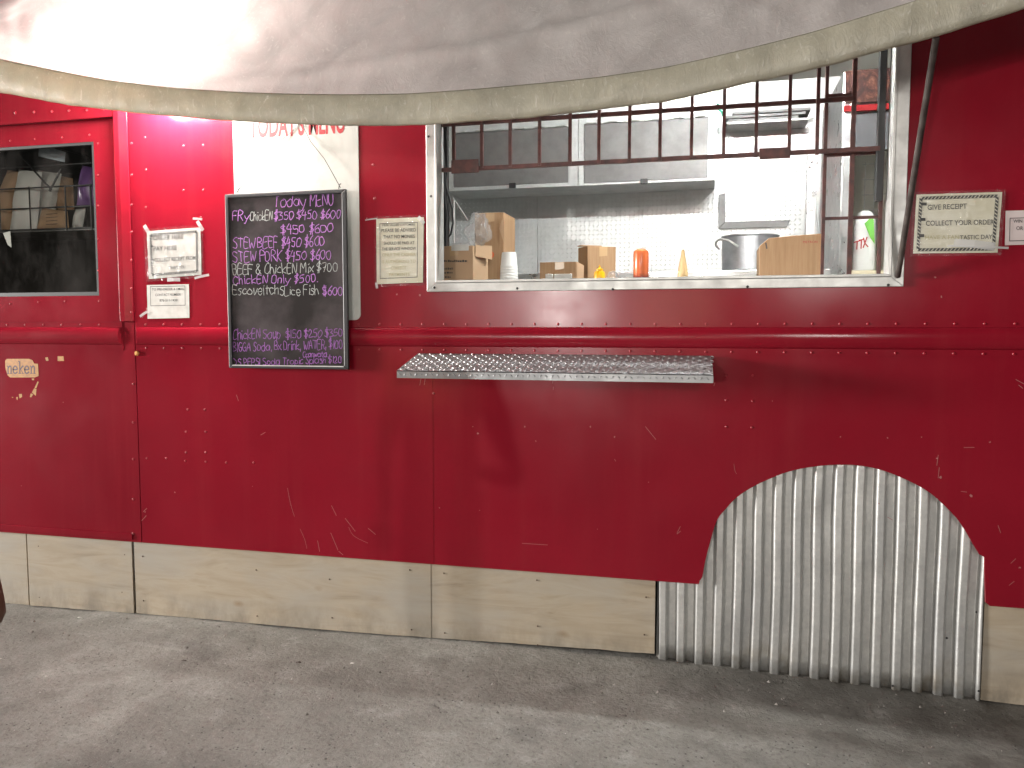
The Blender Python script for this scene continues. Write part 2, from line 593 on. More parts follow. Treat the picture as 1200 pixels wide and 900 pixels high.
CH_D.set('Base Color', CH_D.mix(CH_D.rng(CH_D.noise(60, 4, .7), .35, .7), (.34, .12, .43), (.12, .04, .17)))
CH_W = Mat('chalk_white', (.6, .62, .6), .8)
CH_W.set('Base Color', CH_W.mix(CH_W.rng(CH_W.noise(60, 4, .7), .35, .7), (.46, .49, .475), (.16, .18, .17)))
RUST = Mat('red_oxide_steel', (.085, .026, .022), .55)
RUST.set('Base Color', RUST.mix(RUST.rng(RUST.noise(30, 4), .35, .7), (.10, .030, .025), (.045, .018, .016)))
BROWN = Mat('brown_pole', (.06, .035, .03), .45)
BROWN.set('Base Color', BROWN.mix(BROWN.rng(BROWN.noise(18, 5), .4, .7), (.035, .025, .023), (.09, .078, .07)))
BLACK = Mat('black_rubber', (.015, .015, .016), .5)
CABLE = Mat('black_cable', (.012, .012, .013), .45)
WHITE_PL = Mat('white_foam', (.78, .78, .75), .5)
YELLOW = Mat('mustard_plastic', (.80, .42, .01), .3)
TAN = Mat('pale_wood', (.66, .45, .22), .5)
POT = aluminium('pot_aluminium', (.50, .51, .53), .38, .6)
PURPLE = Mat('purple_film', (.16, .07, .24), .3)
BLUEGREY = Mat('blue_grey_paper', (.25, .29, .33), .5)
AMBER = Mat('amber_lens', (.75, .42, .14), .3)
STICK = Mat('sticker_yellow', (.55, .30, .055), .5)
STICK.set('Base Color', STICK.mix(STICK.rng(STICK.noise(40, 3), .35, .7), (.48, .20, .014), (.34, .13, .010)))
STICK_INK = Mat('sticker_maroon', (.075, .022, .016), .5)
GREEN = Mat('green_print', (.16, .45, .08), .4)
SACKRED = Mat('red_print', (.45, .03, .03), .5)


def thin_fresnel(m, normal=None):
    lw = m.node('ShaderNodeLayerWeight')
    lw.inputs[0].default_value = .5
    if normal:
        m.nt.links.new(normal, lw.inputs['Normal'])
    return m.math('ADD', m.math('MULTIPLY', m.math('POWER', lw.outputs['Facing'], 5), .85), .03)


def film(name, tint=(1, 1, 1), alpha=.8, rough=.12):
    m = Mat(name)
    nt_ = m.nt
    out = nt_.nodes['Material Output']
    tr = m.node('ShaderNodeBsdfTransparent')
    tr.inputs[0].default_value = (*tint, 1)
    gl = m.node('ShaderNodeBsdfGlossy')
    gl.inputs['Roughness'].default_value = rough
    df = m.node('ShaderNodeBsdfDiffuse')
    df.inputs[0].default_value = (.7, .7, .7, 1)
    bp = m.node('ShaderNodeBump')
    bp.inputs['Strength'].default_value = .8
    bp.inputs['Distance'].default_value = .01
    nt_.links.new(m.noise(26, 3, .6, None, 1.5), bp.inputs['Height'])
    nt_.links.new(bp.outputs[0], gl.inputs['Normal'])
    fr = thin_fresnel(m, bp.outputs[0])
    m1 = m.node('ShaderNodeMixShader')
    nt_.links.new(fr, m1.inputs[0])
    nt_.links.new(tr.outputs[0], m1.inputs[1])
    nt_.links.new(gl.outputs[0], m1.inputs[2])
    m2 = m.node('ShaderNodeMixShader')
    m2.inputs[0].default_value = 1 - alpha
    nt_.links.new(m1.outputs[0], m2.inputs[1])
    nt_.links.new(df.outputs[0], m2.inputs[2])
    nt_.links.new(m2.outputs[0], out.inputs[0])
    return m


SLEEVE = film('plastic_sleeve', (1, 1, 1), .98, .14)
BAG = film('clear_bag', (.95, .95, .95), .86, .12)
TAPE = film('clear_tape', (.95, .95, .93), .45, .25)


def glass_pane():
    m = Mat('window_glass')
    nt_ = m.nt
    tr = m.node('ShaderNodeBsdfTransparent')
    tr.inputs[0].default_value = (.90, .91, .90, 1)
    gl = m.node('ShaderNodeBsdfGlossy')
    gl.inputs['Roughness'].default_value = .03
    fr = thin_fresnel(m)
    mx = m.node('ShaderNodeMixShader')
    nt_.links.new(fr, mx.inputs[0])
    nt_.links.new(tr.outputs[0], mx.inputs[1])
    nt_.links.new(gl.outputs[0], mx.inputs[2])
    df = m.node('ShaderNodeBsdfDiffuse')
    df.inputs[0].default_value = (.3, .28, .27, 1)
    m2 = m.node('ShaderNodeMixShader')
    nt_.links.new(m.rng(m.noise(6, 5, .65, m.map((1, 1, .5))), .45, .8, .0, .06), m2.inputs[0])
    nt_.links.new(mx.outputs[0], m2.inputs[1])
    nt_.links.new(df.outputs[0], m2.inputs[2])
    nt_.links.new(m2.outputs[0], nt_.nodes['Material Output'].inputs[0])
    return m


GLASS = glass_pane()


def tarp_mat(name, col, trans, share, scuff, stretch):
    m = Mat(name)
    nt_ = m.nt
    df = m.node('ShaderNodeBsdfDiffuse')
    tl = m.node('ShaderNodeBsdfTranslucent')
    n_a = m.noise(2.2, 6, .65, m.map(stretch, rot=(0, R(35), 0)), 1.2)
    n_b = m.noise(260, 2, .5, m.map((1, 1, .35)))
    n_c = m.noise(16, 5, .7, m.map((1.6, 1.6, .7), rot=(0, R(25), 0)), 2.5)
    c = m.mix(m.rng(n_a, .35, .7), col, tuple(q * .72 for q in col))
    c = m.mix(m.rng(n_c, .56, .72, 0, scuff), c, (.74, .72, .66))
    c = m.mix(m.rng(n_b, .4, .7, 0, .3), c, tuple(q * .7 for q in col))
    nt_.links.new(c, df.inputs[0])
    t = m.mix(m.rng(n_a, .35, .7), trans, tuple(q * .75 for q in trans))
    t = m.mix(m.rng(n_c, .58, .70, 0, scuff * .7), t, (.9, .88, .84))
    nt_.links.new(t, tl.inputs[0])
    bp = m.node('ShaderNodeBump')
    bp.inputs['Strength'].default_value = .25
    bp.inputs['Distance'].default_value = .012
    nt_.links.new(m.math('ADD', n_c, m.math('MULTIPLY', n_b, .12)), bp.inputs['Height'])
    nt_.links.new(bp.outputs[0], df.inputs['Normal'])
    mx = m.node('ShaderNodeMixShader')
    mx.inputs[0].default_value = share
    nt_.links.new(df.outputs[0], mx.inputs[1])
    nt_.links.new(tl.outputs[0], mx.inputs[2])
    gl = m.node('ShaderNodeBsdfGlossy')
    gl.inputs['Roughness'].default_value = .42
    nt_.links.new(bp.outputs[0], gl.inputs['Normal'])
    m2 = m.node('ShaderNodeMixShader')
    m2.inputs[0].default_value = .05
    nt_.links.new(mx.outputs[0], m2.inputs[1])
    nt_.links.new(gl.outputs[0], m2.inputs[2])
    nt_.links.new(m2.outputs[0], nt_.nodes['Material Output'].inputs[0])
    return m


TARP = tarp_mat('grey_tarpaulin', (.60, .565, .545), (.66, .615, .60), .36, .6, (1.6, 1.6, .45))
HEM = tarp_mat('olive_hem', (.58, .55, .44), (.55, .50, .38), .34, .9, (2, 2, 2))

# ------------------------------------------------------------------ ground
XK = [-30, -3.8, -2.9, -1.7, -.87, -.2, .6, 1.28, 30]
ZK = [-.05, -.045, -.027, -.016, 0, .004, -.024, -.046, -.06]


def gz(x):
    return float(np.interp(x, XK, ZK))


gx = np.concatenate([[-300, -80, -30, -12, -7], np.arange(-5.2, 3.0, .035), [4, 7, 12, 30, 80, 300]])
gy = np.concatenate([[-300, -80, -25, -9, -5, -3.6], np.arange(-2.6, .35, .03), [.6, 1.2, 2.4, 4, 9, 25, 80, 300]])
gm = MB()
for yy in gy:
    for xx in gx:
        z = gz(xx)
        if -5.3 < xx < 3.1 and -2.7 < yy < .4:
            p = Vector((xx, yy, 0))
            z += .007 * mnoise.noise(p * 1.3) + .006 * mnoise.noise(p * 5) + .006 * mnoise.noise(p * 13) * (.4 + mnoise.noise(p * 2.1 + Vector((5, 2, 0)))) + .003 * mnoise.noise(p * 27) - .004
        gm.v.append((xx, yy, z))
nx = len(gx)
for j in range(len(gy) - 1):
    for i in range(nx - 1):
        a = j * nx + i
        gm.f.append((a, a + 1, a + 1 + nx, a + nx))
gm.build('ground', CON, smooth='all', kind='structure', origin=(0, 0, 0))

# ------------------------------------------------------------------ the truck
TX0, TX1, ROOF, DEPTH = -5.2, 2.7, 3.36, 2.0
truck = thing('food_truck', (-1.0, 1.0, 0), 'large red food truck with riveted panels and an open serving window', 'food truck')
WX0, WX1, WZ0, WZ1 = at(501, 300).x, at(1061, 250).x, at(600, 341).z, 2.92        # outer edge of the window frame
SEAM = at(158, 400).x
LOW = .368
arch_px = [(1160, 712), (1155, 706), (1154, 653), (1148, 650), (1140, 637), (1130, 620), (1120, 606), (1100, 586), (1086, 575), (1070, 566), (1050, 557), (1030, 550), (1010, 546), (990, 544.5),
           (965, 545.5), (940, 549), (920, 554), (900, 562), (885, 569), (870, 578), (860, 586), (850, 597), (840, 610), (832, 636), (826, 660), (823, 676), (819, 681)]
arch_px = arch_px[:3] + smooth_poly(arch_px[3:], 3)
arch = [(at(x, y).x, at(x, y).z) for x, y in arch_px]
arch[0] = (arch[0][0], LOW)
arch[-1] = (arch[-1][0], LOW)
outer = [(TX1, ROOF), (SEAM + .004, ROOF), (SEAM + .004, LOW)] + arch[::-1] + [(TX1, LOW)]
hole = [(WX0 + .03, WZ0 + .03), (WX1 - .03, WZ0 + .03), (WX1 - .03, WZ1 - .03), (WX0 + .03, WZ1 - .03)]
side = holes_plate(outer, [hole], 0, .012)
side_o = side.build('side_panel', RED, truck, 'glossy red side panel with a round wheel arch cut into its lower edge')

# forward section left of the seam
PX0, PX1 = at(139, 250).x, SEAM
MIDZ = 1.53
dw = [(at(109, 250).x, at(60, 347, .02).z), (at(109, 250).x, at(105, 166, .02).z), (-4.35, at(105, 166, .02).z), (-4.35, at(60, 347, .02).z)]
front_up = holes_plate([(PX0 - .004, ROOF), (TX0, ROOF), (TX0, MIDZ), (PX0 - .004, MIDZ)], [dw], .022, .034)
door_o = front_up.build('door_panel', RED_DOOR, truck, 'recessed upper red panel around a dark side window')
MB().box(TX0, PX1 - .001, 0, .012, LOW, MIDZ - .001).build('lower_panel', RED_DOOR, truck)
MB().box(TX0, PX0 + .02, -.008, -.0005, LOW + .012, LOW + .045).build('lower_lip', RED_DOOR, truck, bevel=.003)
post = MB().prism_x([(0.012, 0), (0.012, 1), (-.012, 1), (-.012, 0)], 0, .1)
post = MB().hexa([(PX0, .012, MIDZ), (PX0, -.02, MIDZ), (PX1 - .04, -.02, MIDZ), (PX1, -.002, MIDZ), (PX1, .012, MIDZ)],
                 [(PX0, .012, ROOF), (PX0, -.02, ROOF), (PX1 - .04, -.02, ROOF), (PX1, -.002, ROOF), (PX1, .012, ROOF)])
post.build('corner_post', RED, truck, bevel=.004)
HZ = at(60, 143).z
MB().box(TX0, PX0 - .001, -.014, .02, HZ, ROOF - .001).build('header_panel', RED_DOOR, truck, bevel=.004)

# trim rail
prof_rail = [(-.0005, 1.529), (-.004, 1.529), (-.004, 1.503)]
for k in range(0, 11):
    a = math.pi * k / 10
    prof_rail.append((-.004 - .017 * math.sin(a), 1.4565 + .0455 * math.cos(a)))
prof_rail += [(-.004, 1.409), (-.004, 1.383), (-.0005, 1.383)]
rail_l = MB().prism_x(prof_rail, TX0, PX0 + .005, 0, 1.0).build('trim_rail', RED_DOOR, truck, smooth=True)
rail_r = MB().prism_x(prof_rail, PX1 + .006, TX1, 1.0, 0).build('trim_rail', RED, truck, smooth=True)
MB().box(at(506, 500).x, at(507.2, 500).x, -.0008, -.0003, LOW + .004, 1.38).build('panel_seam', RED, truck)

# rivets: one mesh per panel
rv = MB()
x = PX1 + .07
k = 0
while x < TX1 - .05:
    for z in (1.516, 1.396):
        rv.dome((x, -.004, z), .0062)
    x += .108
for px, ys in ((154, (168, 205, 240, 272, 305, 338, 366, 450, 495, 538, 585, 625)), ):
    for y in ys:
        rv.dome(at(px + (2 if y > 400 else 0), y, -.02 if y < 376 else 0), .007)
for px, y in ((170, 161), (215, 171), (238, 170), (171, 199), (215, 223), (238, 223), (171, 243), (235, 255), (215, 275), (220, 480), (240, 480), (218, 506), (241, 506), (218, 530), (241, 530), (172, 537), (195, 537), (217, 540), (241, 541), (265, 542), (297, 542),
              (440, 145), (437, 193), (439, 233), (851, 440), (882, 440), (851, 469), (882, 470), (851, 500), (881, 501), (508, 461), (508, 410), (482, 409)):
    rv.dome(at(px, y), .0062)
rv.build('rivets', RIVET, side_o, smooth=True, kind='stuff')
rv = MB()
x = TX0 + .1
while x < PX0 - .1:
    for z in (1.516,):
        rv.dome((x, -.004, z), .006)
    x += .118
for px in (-20, 18, 40, 61, 81, 102, 122):
    rv.dome(at(px, 133 - px * .04, -.014), .0075)
for px, y in ((115, 168), (115, 205), (115, 241), (115, 280), (115, 317), (116, 353), (76, 353), (45, 354), (12, 356), (105, 158), (73, 161), (41, 163), (12, 165)):
    rv.dome(at(px, y, .022), .006)
rv.build('rivets', RIVET, door_o, smooth=True, kind='stuff')

# scratches and chips
sc = MB()
rs = random.Random(11)
scr = [[(337, 572), (340, 590), (345, 605)], [(352, 620), (357, 632), (360, 643)], [(375, 646), (372, 634)], [(388, 592), (394, 604)], [(388, 625), (396, 645)], [(409, 618), (415, 628), (431, 636)], [(397, 646), (402, 650)],
       [(860, 544), (861, 552), (863, 555)], [(612, 637), (642, 639)], [(797, 617), (793, 625)], [(797, 622), (794, 626)], [(756, 500), (768, 515)], [(1185, 660), (1190, 655)], [(1183, 686), (1188, 681)], [(1170, 616), (1173, 625)],
       [(1190, 445), (1200, 450)], [(1194, 451), (1199, 455)], [(1192, 396), (1200, 397)], [(1099, 533), (1098, 545)], [(1101, 548), (1099, 560)], [(1130, 524), (1142, 524.5)], [(1126, 576), (1133, 577)],
       [(474, 409), (620, 412), (735, 412)], [(545, 411), (545, 416)], [(582, 412), (582, 417)], [(601, 412), (601, 417)], [(619, 412), (619, 417)], [(640, 412), (640, 417)], [(659, 412), (659, 417)], [(677, 412), (677, 417)], [(700, 412), (700, 416)],
       [(277, 463), (279, 470)], [(306, 510), (311, 507)], [(168, 600), (172, 596)], [(166, 610), (171, 604)], [(720, 538), (722, 541)], [(405, 607), (416, 622)], [(432, 619), (440, 626)], [(838, 448), (837, 452)],
       [(165, 370), (172, 366)], [(166, 372), (170, 368)], [(493, 443), (492, 451)], [(498, 443), (497, 451)], [(648, 444), (648, 449)], [(648, 453), (648, 457)], [(1040, 606), (1046, 609)]]
for s_ in scr:
    q = [(p[0] + rs.uniform(-.5, .5), p[1] + rs.uniform(-.5, .5)) for p in s_]
    q = smooth_poly(q, 3)
    P_ = [at(*p, -.0004) for p in q]
    dark_ = s_[0][0] in (1176, 1100)
    sc.ribbon(P_, .0013 if len(s_) > 2 else .0020, -.0006)
for px, y, r in ((560, 508, 3), (172, 362, 3), (205, 577, 2), (170, 600, 2), (296, 570, 1.2), (1138, 581, 3.5), (1098, 537, 2), (1102, 559, 3), (1103, 348, 2.5), (1096, 325, 2), (720, 512, 2), (692, 500, 2.2), (554, 500, 1.5), (615, 500, 2.5), (515, 595, 1.8), (562, 598, 1.5), (628, 517, 1.8),
                 (440, 232, 2.6), (430, 256, 2.2), (492, 346, 2.5), (465, 345, 2.5), (1195, 665, 3), (1080, 512, 1.6), (1160, 518, 2), (1030, 590, 1.4), (985, 512, 1.6), (1040, 513, 1.6), (905, 470, 1.2), (700, 620, 1.3), (760, 565, 1.2)):
    c = at(px, y)
    n = 7
    a0 = rs.uniform(0, 6)
    pts = [(c.x + r * .0021 * rs.uniform(.4, 1.2) * math.cos(a0 + 6.283 * i / n), -.0007, c.z + r * .0021 * rs.uniform(.4, 1.2) * math.sin(a0 + 6.283 * i / n)) for i in range(n)]
    sc.add(pts, [tuple(range(n))])
sc.build('paint_scratches', CHIP, side_o, kind='stuff')
MB().lathe((0, 0, 0), [(.001, 0), (.011, .002), (.014, .008), (.010, .016), (.001, .018)], 12)
mk = MB()
c = at(161, 414)
for i, r_ in enumerate((.012, .009)):
    pass
n = 14
ring = lambda q, y: [(c.x + .011 * q * math.cos(6.283 * i / n), y, c.z + .013 * q * math.sin(6.283 * i / n)) for i in range(n)]
mk.add(ring(1, -.0005) + ring(1, -.008) + ring(.6, -.014), [(i, (i + 1) % n, (i + 1) % n + n, i + n) for i in range(n)] + [(i + n, (i + 1) % n + n, (i + 1) % n + 2 * n, i + 2 * n) for i in range(n)] + [tuple(range(2 * n, 3 * n))])
mk.build('side_marker', AMBER, truck, smooth=True)

# roof, ends, far wall, floor
MB().box(TX0, TX1, .012, DEPTH + .1, ROOF, ROOF + .03).build('roof', Mat('roof_white', (.5, .5, .48), .5), truck)
MB().box(TX0, TX1, DEPTH, DEPTH + .05, LOW, ROOF - .002).build('far_side', RED, truck)
MB().box(TX0 - .04, TX0 - .001, .0, DEPTH + .05, LOW, ROOF).build('front_end', RED, truck)
MB().box(TX1 + .001, TX1 + .04, .0, DEPTH + .05, LOW, ROOF).build('rear_end', RED, truck)
MB().box(TX0, TX1, .06, DEPTH - .002, .80, .86).build('truck_floor', DARK, truck)
BW = 1.86                                # kitchen far wall (front face)
CEIL = 3.06
CX0 = at(505, 250, BW).x - .12
CX1 = 1.75


def chequer(mb, x0, x1, z0, z1, y, p=.030, l=.017, wd=.0055, hgt=.0022):
    """raised diamonds of tread plate on a wall facing -y"""
    i = 0
    z = z0 + p / 2
    while z < z1 - p * .3:
        x = x0 + p / 2
        j = 0
        while x < x1 - p * .3:
            a = R(45) if (i + j) % 2 else R(-45)
            ca, sa = math.cos(a), math.sin(a)
            q = [(x + l / 2 * ca, z + l / 2 * sa), (x - wd / 2 * sa, z + wd / 2 * ca), (x - l / 2 * ca, z - l / 2 * sa), (x + wd / 2 * sa, z - wd / 2 * ca)]
            mb.add([(u, y - .0001, v) for u, v in q] + [(x, y - hgt, z)], [(0, 1, 4), (1, 2, 4), (2, 3, 4), (3, 0, 4)])
            x += p
            j += 1
        z += p
        i += 1


kw = MB()
SX = at(630, 280, BW).x
kw.box(CX0, SX - .002, BW, BW + .03, .86, CEIL)
kw.box(SX + .002, CX1, BW, BW + .03, .86, CEIL)
chequer(kw, CX0, SX - .01, 1.75, 2.45, BW, .030, .027, .0085, .004)
chequer(kw, SX + .01, at(960, 280, BW).x, 1.75, 2.95, BW, .030, .027, .0085, .004)
kwo = kw.build('kitchen_wall', PLATE, truck, 'bright chequer plate wall at the back of the kitchen')
MB().box(CX0, CX1, .012, BW - .001, CEIL, CEIL + .03).build('kitchen_ceiling', WHITEW, truck)
MB().box(CX0 - .03, CX0 - .001, .02, BW, .86, CEIL).build('partition_wall', Mat('grey_partition', (.30, .30, .29), .5), truck)
MB().box(CX1 + .001, CX1 + .03, .02, BW, .86, CEIL).build('kitchen_end_wall', PLATE, truck)
# inner lining of the serving side
MB().box(CX0, WX0 + .03, .014, .03, 1.30, CEIL - .002).build('inner_lining', PLATE, truck)
MB().box(WX1 - .03, CX1, .014, .03, 1.30, CEIL - .002).build('inner_lining', PLATE, truck)

# serving window frame
FWD = .052
fr = MB()
fx0, fx1, fz0, fz1 = WX0, WX1, WZ0, WZ1
I0, I1, J0, J1 = fx0 + .056, fx1 - .060, fz0 + .052, fz1 - .05


def mitre(mb, o, i, y0, y1):
    O = [(o[0], o[2]), (o[1], o[2]), (o[1], o[3]), (o[0], o[3])]
    I = [(i[0], i[2]), (i[1], i[2]), (i[1], i[3]), (i[0], i[3])]
    for k in range(4):
        a, b = O[k], O[(k + 1) % 4]
        c_, d_ = I[(k + 1) % 4], I[k]
        f = [(a[0], y0, a[1]), (b[0], y0, b[1]), (c_[0], y0, c_[1]), (d_[0], y0, d_[1])]
        bk = [(p[0], y1, p[2]) for p in f]
        mb.hexa(f, bk)


mitre(fr, (fx0, fx1, fz0, fz1), (I0 - .012, I1 + .012, J0 - .012, J1 + .012), -.012, -.001)
mitre(fr, (I0 - .0115, I1 + .0115, J0 - .0115, J1 + .0115), (I0, I1, J0, J1), -.020, .075)
win_fr = fr.build('window_frame', ALU, truck, 'worn bare aluminium frame of the serving window', bevel=.002)
scw = MB()
for px, y in ((509, 337), (606, 338), (718, 339), (876, 336), (1041, 334), (505, 230), (502, 160)):
    c = at(px, y, -.012)
    scw.dome((c.x, -.012, c.z), .006, .004)
scw.build('frame_screws', BLACK, win_fr, kind='stuff')

# counters
CT = at(600, 328).z - .012
MB().box(CX0 + .002, CX1 - .002, .077, .62, CT - .03, CT).build('serving_counter', STEEL, truck, 'stainless counter behind the serving window', bevel=.003)
PZ = at(875, 320, 1.40).z
MB().box(CX0 + .3, at(985, 300, 1.2).x, 1.15, BW - .003, 0.87, PZ).build('cooking_range', STEEL, truck, bevel=.003)

# upper cabinets
CF = 1.52
cab = MB()
ax0, ax1 = at(523, 200, CF).x, at(838, 200, CF).x
zb0 = at(600, 221, CF).z
cab.box(ax0, ax1, CF + .016, BW - .001, zb0, CEIL - .002)
cab_o = cab.build('wall_cabinet', PLATE, truck, 'steel wall cabinet with two flap doors above the counter', bevel=.003)
seam = (at(676, 200, CF).x + at(679, 200, CF).x) / 2
for (pl, pr, lo, hi, o0, o1) in ((531, 666, (598, 217), (598, 152), ax0, seam - .002), (684, 830, (757, 212), (757, 141), seam + .002, ax1)):
    x0, x1 = at(pl, 190, CF).x, at(pr, 190, CF).x
    z0, z1 = at(*lo, CF).z, at(*hi, CF).z
    f = MB()
    o_ = (o0, o1, zb0 + .001, CEIL - .004)
    f.box(o_[0], x0, CF, CF + .015, o_[2], o_[3])
    f.box(x1, o_[1], CF, CF + .015, o_[2], o_[3])
    f.box(x0, x1, CF, CF + .015, o_[2], z0)
    f.box(x0, x1, CF, CF + .015, z1, o_[3])
    chequer(f, o_[0], x0, o_[2], o_[3], CF, .026, .018, .007)
    chequer(f, x1, o_[1], o_[2], o_[3], CF, .026, .018, .007)
    chequer(f, x0, x1, o_[2], z0, CF, .026, .018, .007)
    chequer(f, x0, x1, z1, o_[3], CF, .026, .018, .007)
    f.build('cabinet_frame', PLATE, cab_o)
    MB().box(x0 + .003, x1 - .003, CF + .004, CF + .014, z0 + .003, z1 - .003).build('cabinet_door', DOORST, cab_o, bevel=.002)
    for u in np.linspace(x0 + .05, x1 - .05, 6):
        MB().tube([(u - .03, CF - .004, z1 + .004), (u + .03, CF - .004, z1 + .004)], .006, 8).build('hinge', ALU, cab_o)
    xm = at(601, 216, CF).x if pl < 600 else at(755, 211, CF).x
    MB().box(xm - .022, xm + .022, CF - .018, CF - .001, z0 - .02, z0 + .012).build('latch', BLACK, cab_o, bevel=.003)

# bent frame on the far wall
vf = MB()
a, b, c, d = at(842, 228, BW - .02), at(850, 226, BW - .02), at(850, 260, BW - .02), at(842, 268, BW - .02)
vf.slab([a, d, c, b], .018)
a, b, c, d = at(842.3, 268, BW - .02), at(922, 266, BW - .02), at(926, 258, BW - .02), at(850.3, 260, BW - .02)
vf.slab([a, b, c, d], .018)
vf.build('vent_frame', DOORST, kwo, bevel=.001)

# grille
GY = .045
gr = MB()


def bar(mb, p0, p1, wd=.016, y=GY, dp=.016):
    a, b = at(*p0, y), at(*p1, y)
    t = (b - a).normalized()
    nn = Vector((-t.z, 0, t.x)) * wd / 2
    mb.slab([a + nn, a - nn, b - nn, b + nn], dp)


def vbar(mb, px, y0, y1, wd=.014, y=GY - .006, dp=.014):
    x = at(px, (max(y0, 60) + y1) / 2, y).x
    z0, z1 = at(px, y1, y).z, (J1 - .002 if y0 < 60 else at(px, y0, y).z)
    mb.box(x - wd / 2, x + wd / 2, y, y + dp, z0, z1)


def hbar(mb, pa, pb, py, pyx, wd=.016, y=GY, dp=.014):
    z = at(pyx, py, y).z
    mb.box(at(pa, py, y).x, at(pb, py, y).x, y, y + dp, z - wd / 2, z + wd / 2)


hbar(gr, 517, 1031, 191, 680, .018)
hbar(gr, 517, 1000, 128, 800, .017)
for px in (531, 564, 597.5, 632, 668, 702, 738, 774, 811, 849, 887, 926, 959):
    vbar(gr, px, 0, (191 - (px - 680) * .04) + 1)
g1_ = gr.build('window_grille', RUST, truck, 'brown burglar bars across the upper part of the serving window')
for a, b in (((529, 188), (561, 202)), ((890, 174), (926, 185))):
    pa, pb = at(*a, GY - .012), at(*b, GY - .012)
    MB().box(pa.x, pb.x, GY - .016, GY - .0065, pb.z, pa.z).build('lock_plate', RUST, g1_, bevel=.001)
gr = MB()
vbar(gr, 967, 0, 322, .013, GY + .05)
vbar(gr, 999, 0, 322, .018, GY + .05)
vbar(gr, 1034, 0, 322, .014, GY + .05)
hbar(gr, 967, 1034, 180, 1000, .014, GY + .058)
hbar(gr, 967, 1034, 255, 1000, .012, GY + .058)
hbar(gr, 967, 1002, 111, 985, .012, GY + .058)
gr.build('window_grille', RUST, truck, 'full height brown bars at the right end of the serving window')
g3_ = MB()
xx_ = I1 - .03
g3_.box(xx_ - .012, xx_ + .012, .05, .09, at(1038, 235, .06).z, J1 - .003)
g3_.build('sliding_bolt', BLACK, truck)

# fold down serving shelf
sh = MB()
b0, b1 = at(490, 415.5, -.002), at(833, 416.5, -.002)
f0, f1 = at(465, 434, -.245), at(836, 439, -.245)
f0.z = f1.z = (f0.z + f1.z) / 2
b0.z = b1.z = (b0.z + b1.z) / 2 + .002
sh.hexa([f0, f1, b1, b0], [f0 - Vector((0, 0, .004)), f1 - Vector((0, 0, .004)), b1 - Vector((0, 0, .004)), b0 - Vector((0, 0, .004))])
lip = .034
sh.hexa([f0, f0 - Vector((0, 0, lip)), f1 - Vector((0, 0, lip)), f1], [p + Vector((0, .004, 0)) for p in (f0, f0 - Vector((0, 0, lip)), f1 - Vector((0, 0, lip)), f1)])
ex, ey = (f1 - f0), (b0 - f0)
L_, W_ = ex.length, ey.length
ex.normalize()
ey.normalize()
nz = ex.cross(ey).normalized()
p = .0255
ni, nj = int(L_ / p), int(W_ / p)
for i in range(ni):
    for j in range(nj):
        u, v = (i + .5) * L_ / ni, (j + .5) * W_ / nj
        a = R(45) if (i + j) % 2 else R(-45)
        du, dv = ex * math.cos(a) + ey * math.sin(a), -ex * math.sin(a) + ey * math.cos(a)
        cc = f0 + ex * u + ey * v + nz * .0001
        l, wd = .0125, .0044
        sh.add([cc + du * l, cc + dv * wd, cc - du * l, cc - dv * wd, cc + nz * .0042], [(0, 1, 4), (1, 2, 4), (2, 3, 4), (3, 0, 4)])
for i in range(int(L_ / p)):
    cc = f0 + ex * ((i + .5) * p) + Vector((0, -.0001, -lip / 2))
    a = R(45) if i % 2 else R(-45)
    du = Vector((math.cos(a), 0, math.sin(a)))
    dv = Vector((-math.sin(a), 0, math.cos(a)))
    sh.add([cc + du * .0105, cc + dv * .0037, cc - du * .0105, cc - dv * .0037, cc + Vector((0, -.002, 0))], [(0, 1, 4), (1, 2, 4), (2, 3, 4), (3, 0, 4)])
sh_o = sh.build('serving_shelf', SHELF, truck, 'narrow chequer plate shelf sloping down below the serving window')
for px in (494, 648, 806):
    x = at(px, 440).x
    MB().box(x - .011, x + .011, -.016, -.0008, b0.z - .068, b0.z - .006).build('bracket', RED, sh_o, bevel=.002)

# the side window at the left end
wz0, wz1 = dw[0][1], dw[1][1]
wx1 = dw[0][0]
wf = MB()
mitre(wf, (-4.35 + .0005, wx1 - .0005, wz0 + .0005, wz1 - .0005), (-4.33, wx1 - .014, wz0 + .02, wz1 - .014), .024, .046)
sw = wf.build('side_window', BLACK, truck, 'dark window with wire racks behind the glass')
MB().box(-4.331, wx1 - .013, .036, .040, wz0 + .019, wz1 - .013).build('pane', GLASS, sw)
cb = MB()
cb.box(TX0 + .01, CX0 - .04, .95, .98, .9, ROOF - .05)
cb.box(TX0 + .01, CX0 - .04, .04, .94, ROOF - .06, ROOF - .03)
cb.box(CX0 - .04, CX0 - .035, .04, .95, .9, ROOF - .06)
cb.build('cab_lining', DARK, truck)

# ------------------------------------------------------------------ boards and the corrugated sheet along the ground
def board(pl, pr, label, top=.43, y=.020, tilt=0.0, gap=(0, 0), ends=(None, None)):
    x0, x1 = ends[0] or at(pl, 680, y).x, ends[1] or at(pr, 690, y).x
    b = MB()
    N = 24
    fr_, bk = [], []
    bot = [(x0 + (x1 - x0) * i / N, gz(x0 + (x1 - x0) * i / N) - .001 + gap[0] + (gap[1] - gap[0]) * i / N + .004 * mnoise.noise(Vector((x0 + i * .37, 0, 1)))) for i in range(N + 1)]
    poly = bot + [(x1, top), (x0, top)]
    b.hexa([(x, y + tilt * (top - z), z) for x, z in poly], [(x, y + .015 + tilt * (top - z), z) for x, z in poly])
    return b.build('plywood_board', PLY, None, label, cat='board', group='plywood boards closing the gap under the truck', bevel=.001)


NAIL = Mat('rusty_nail', (.10, .06, .04), .7)


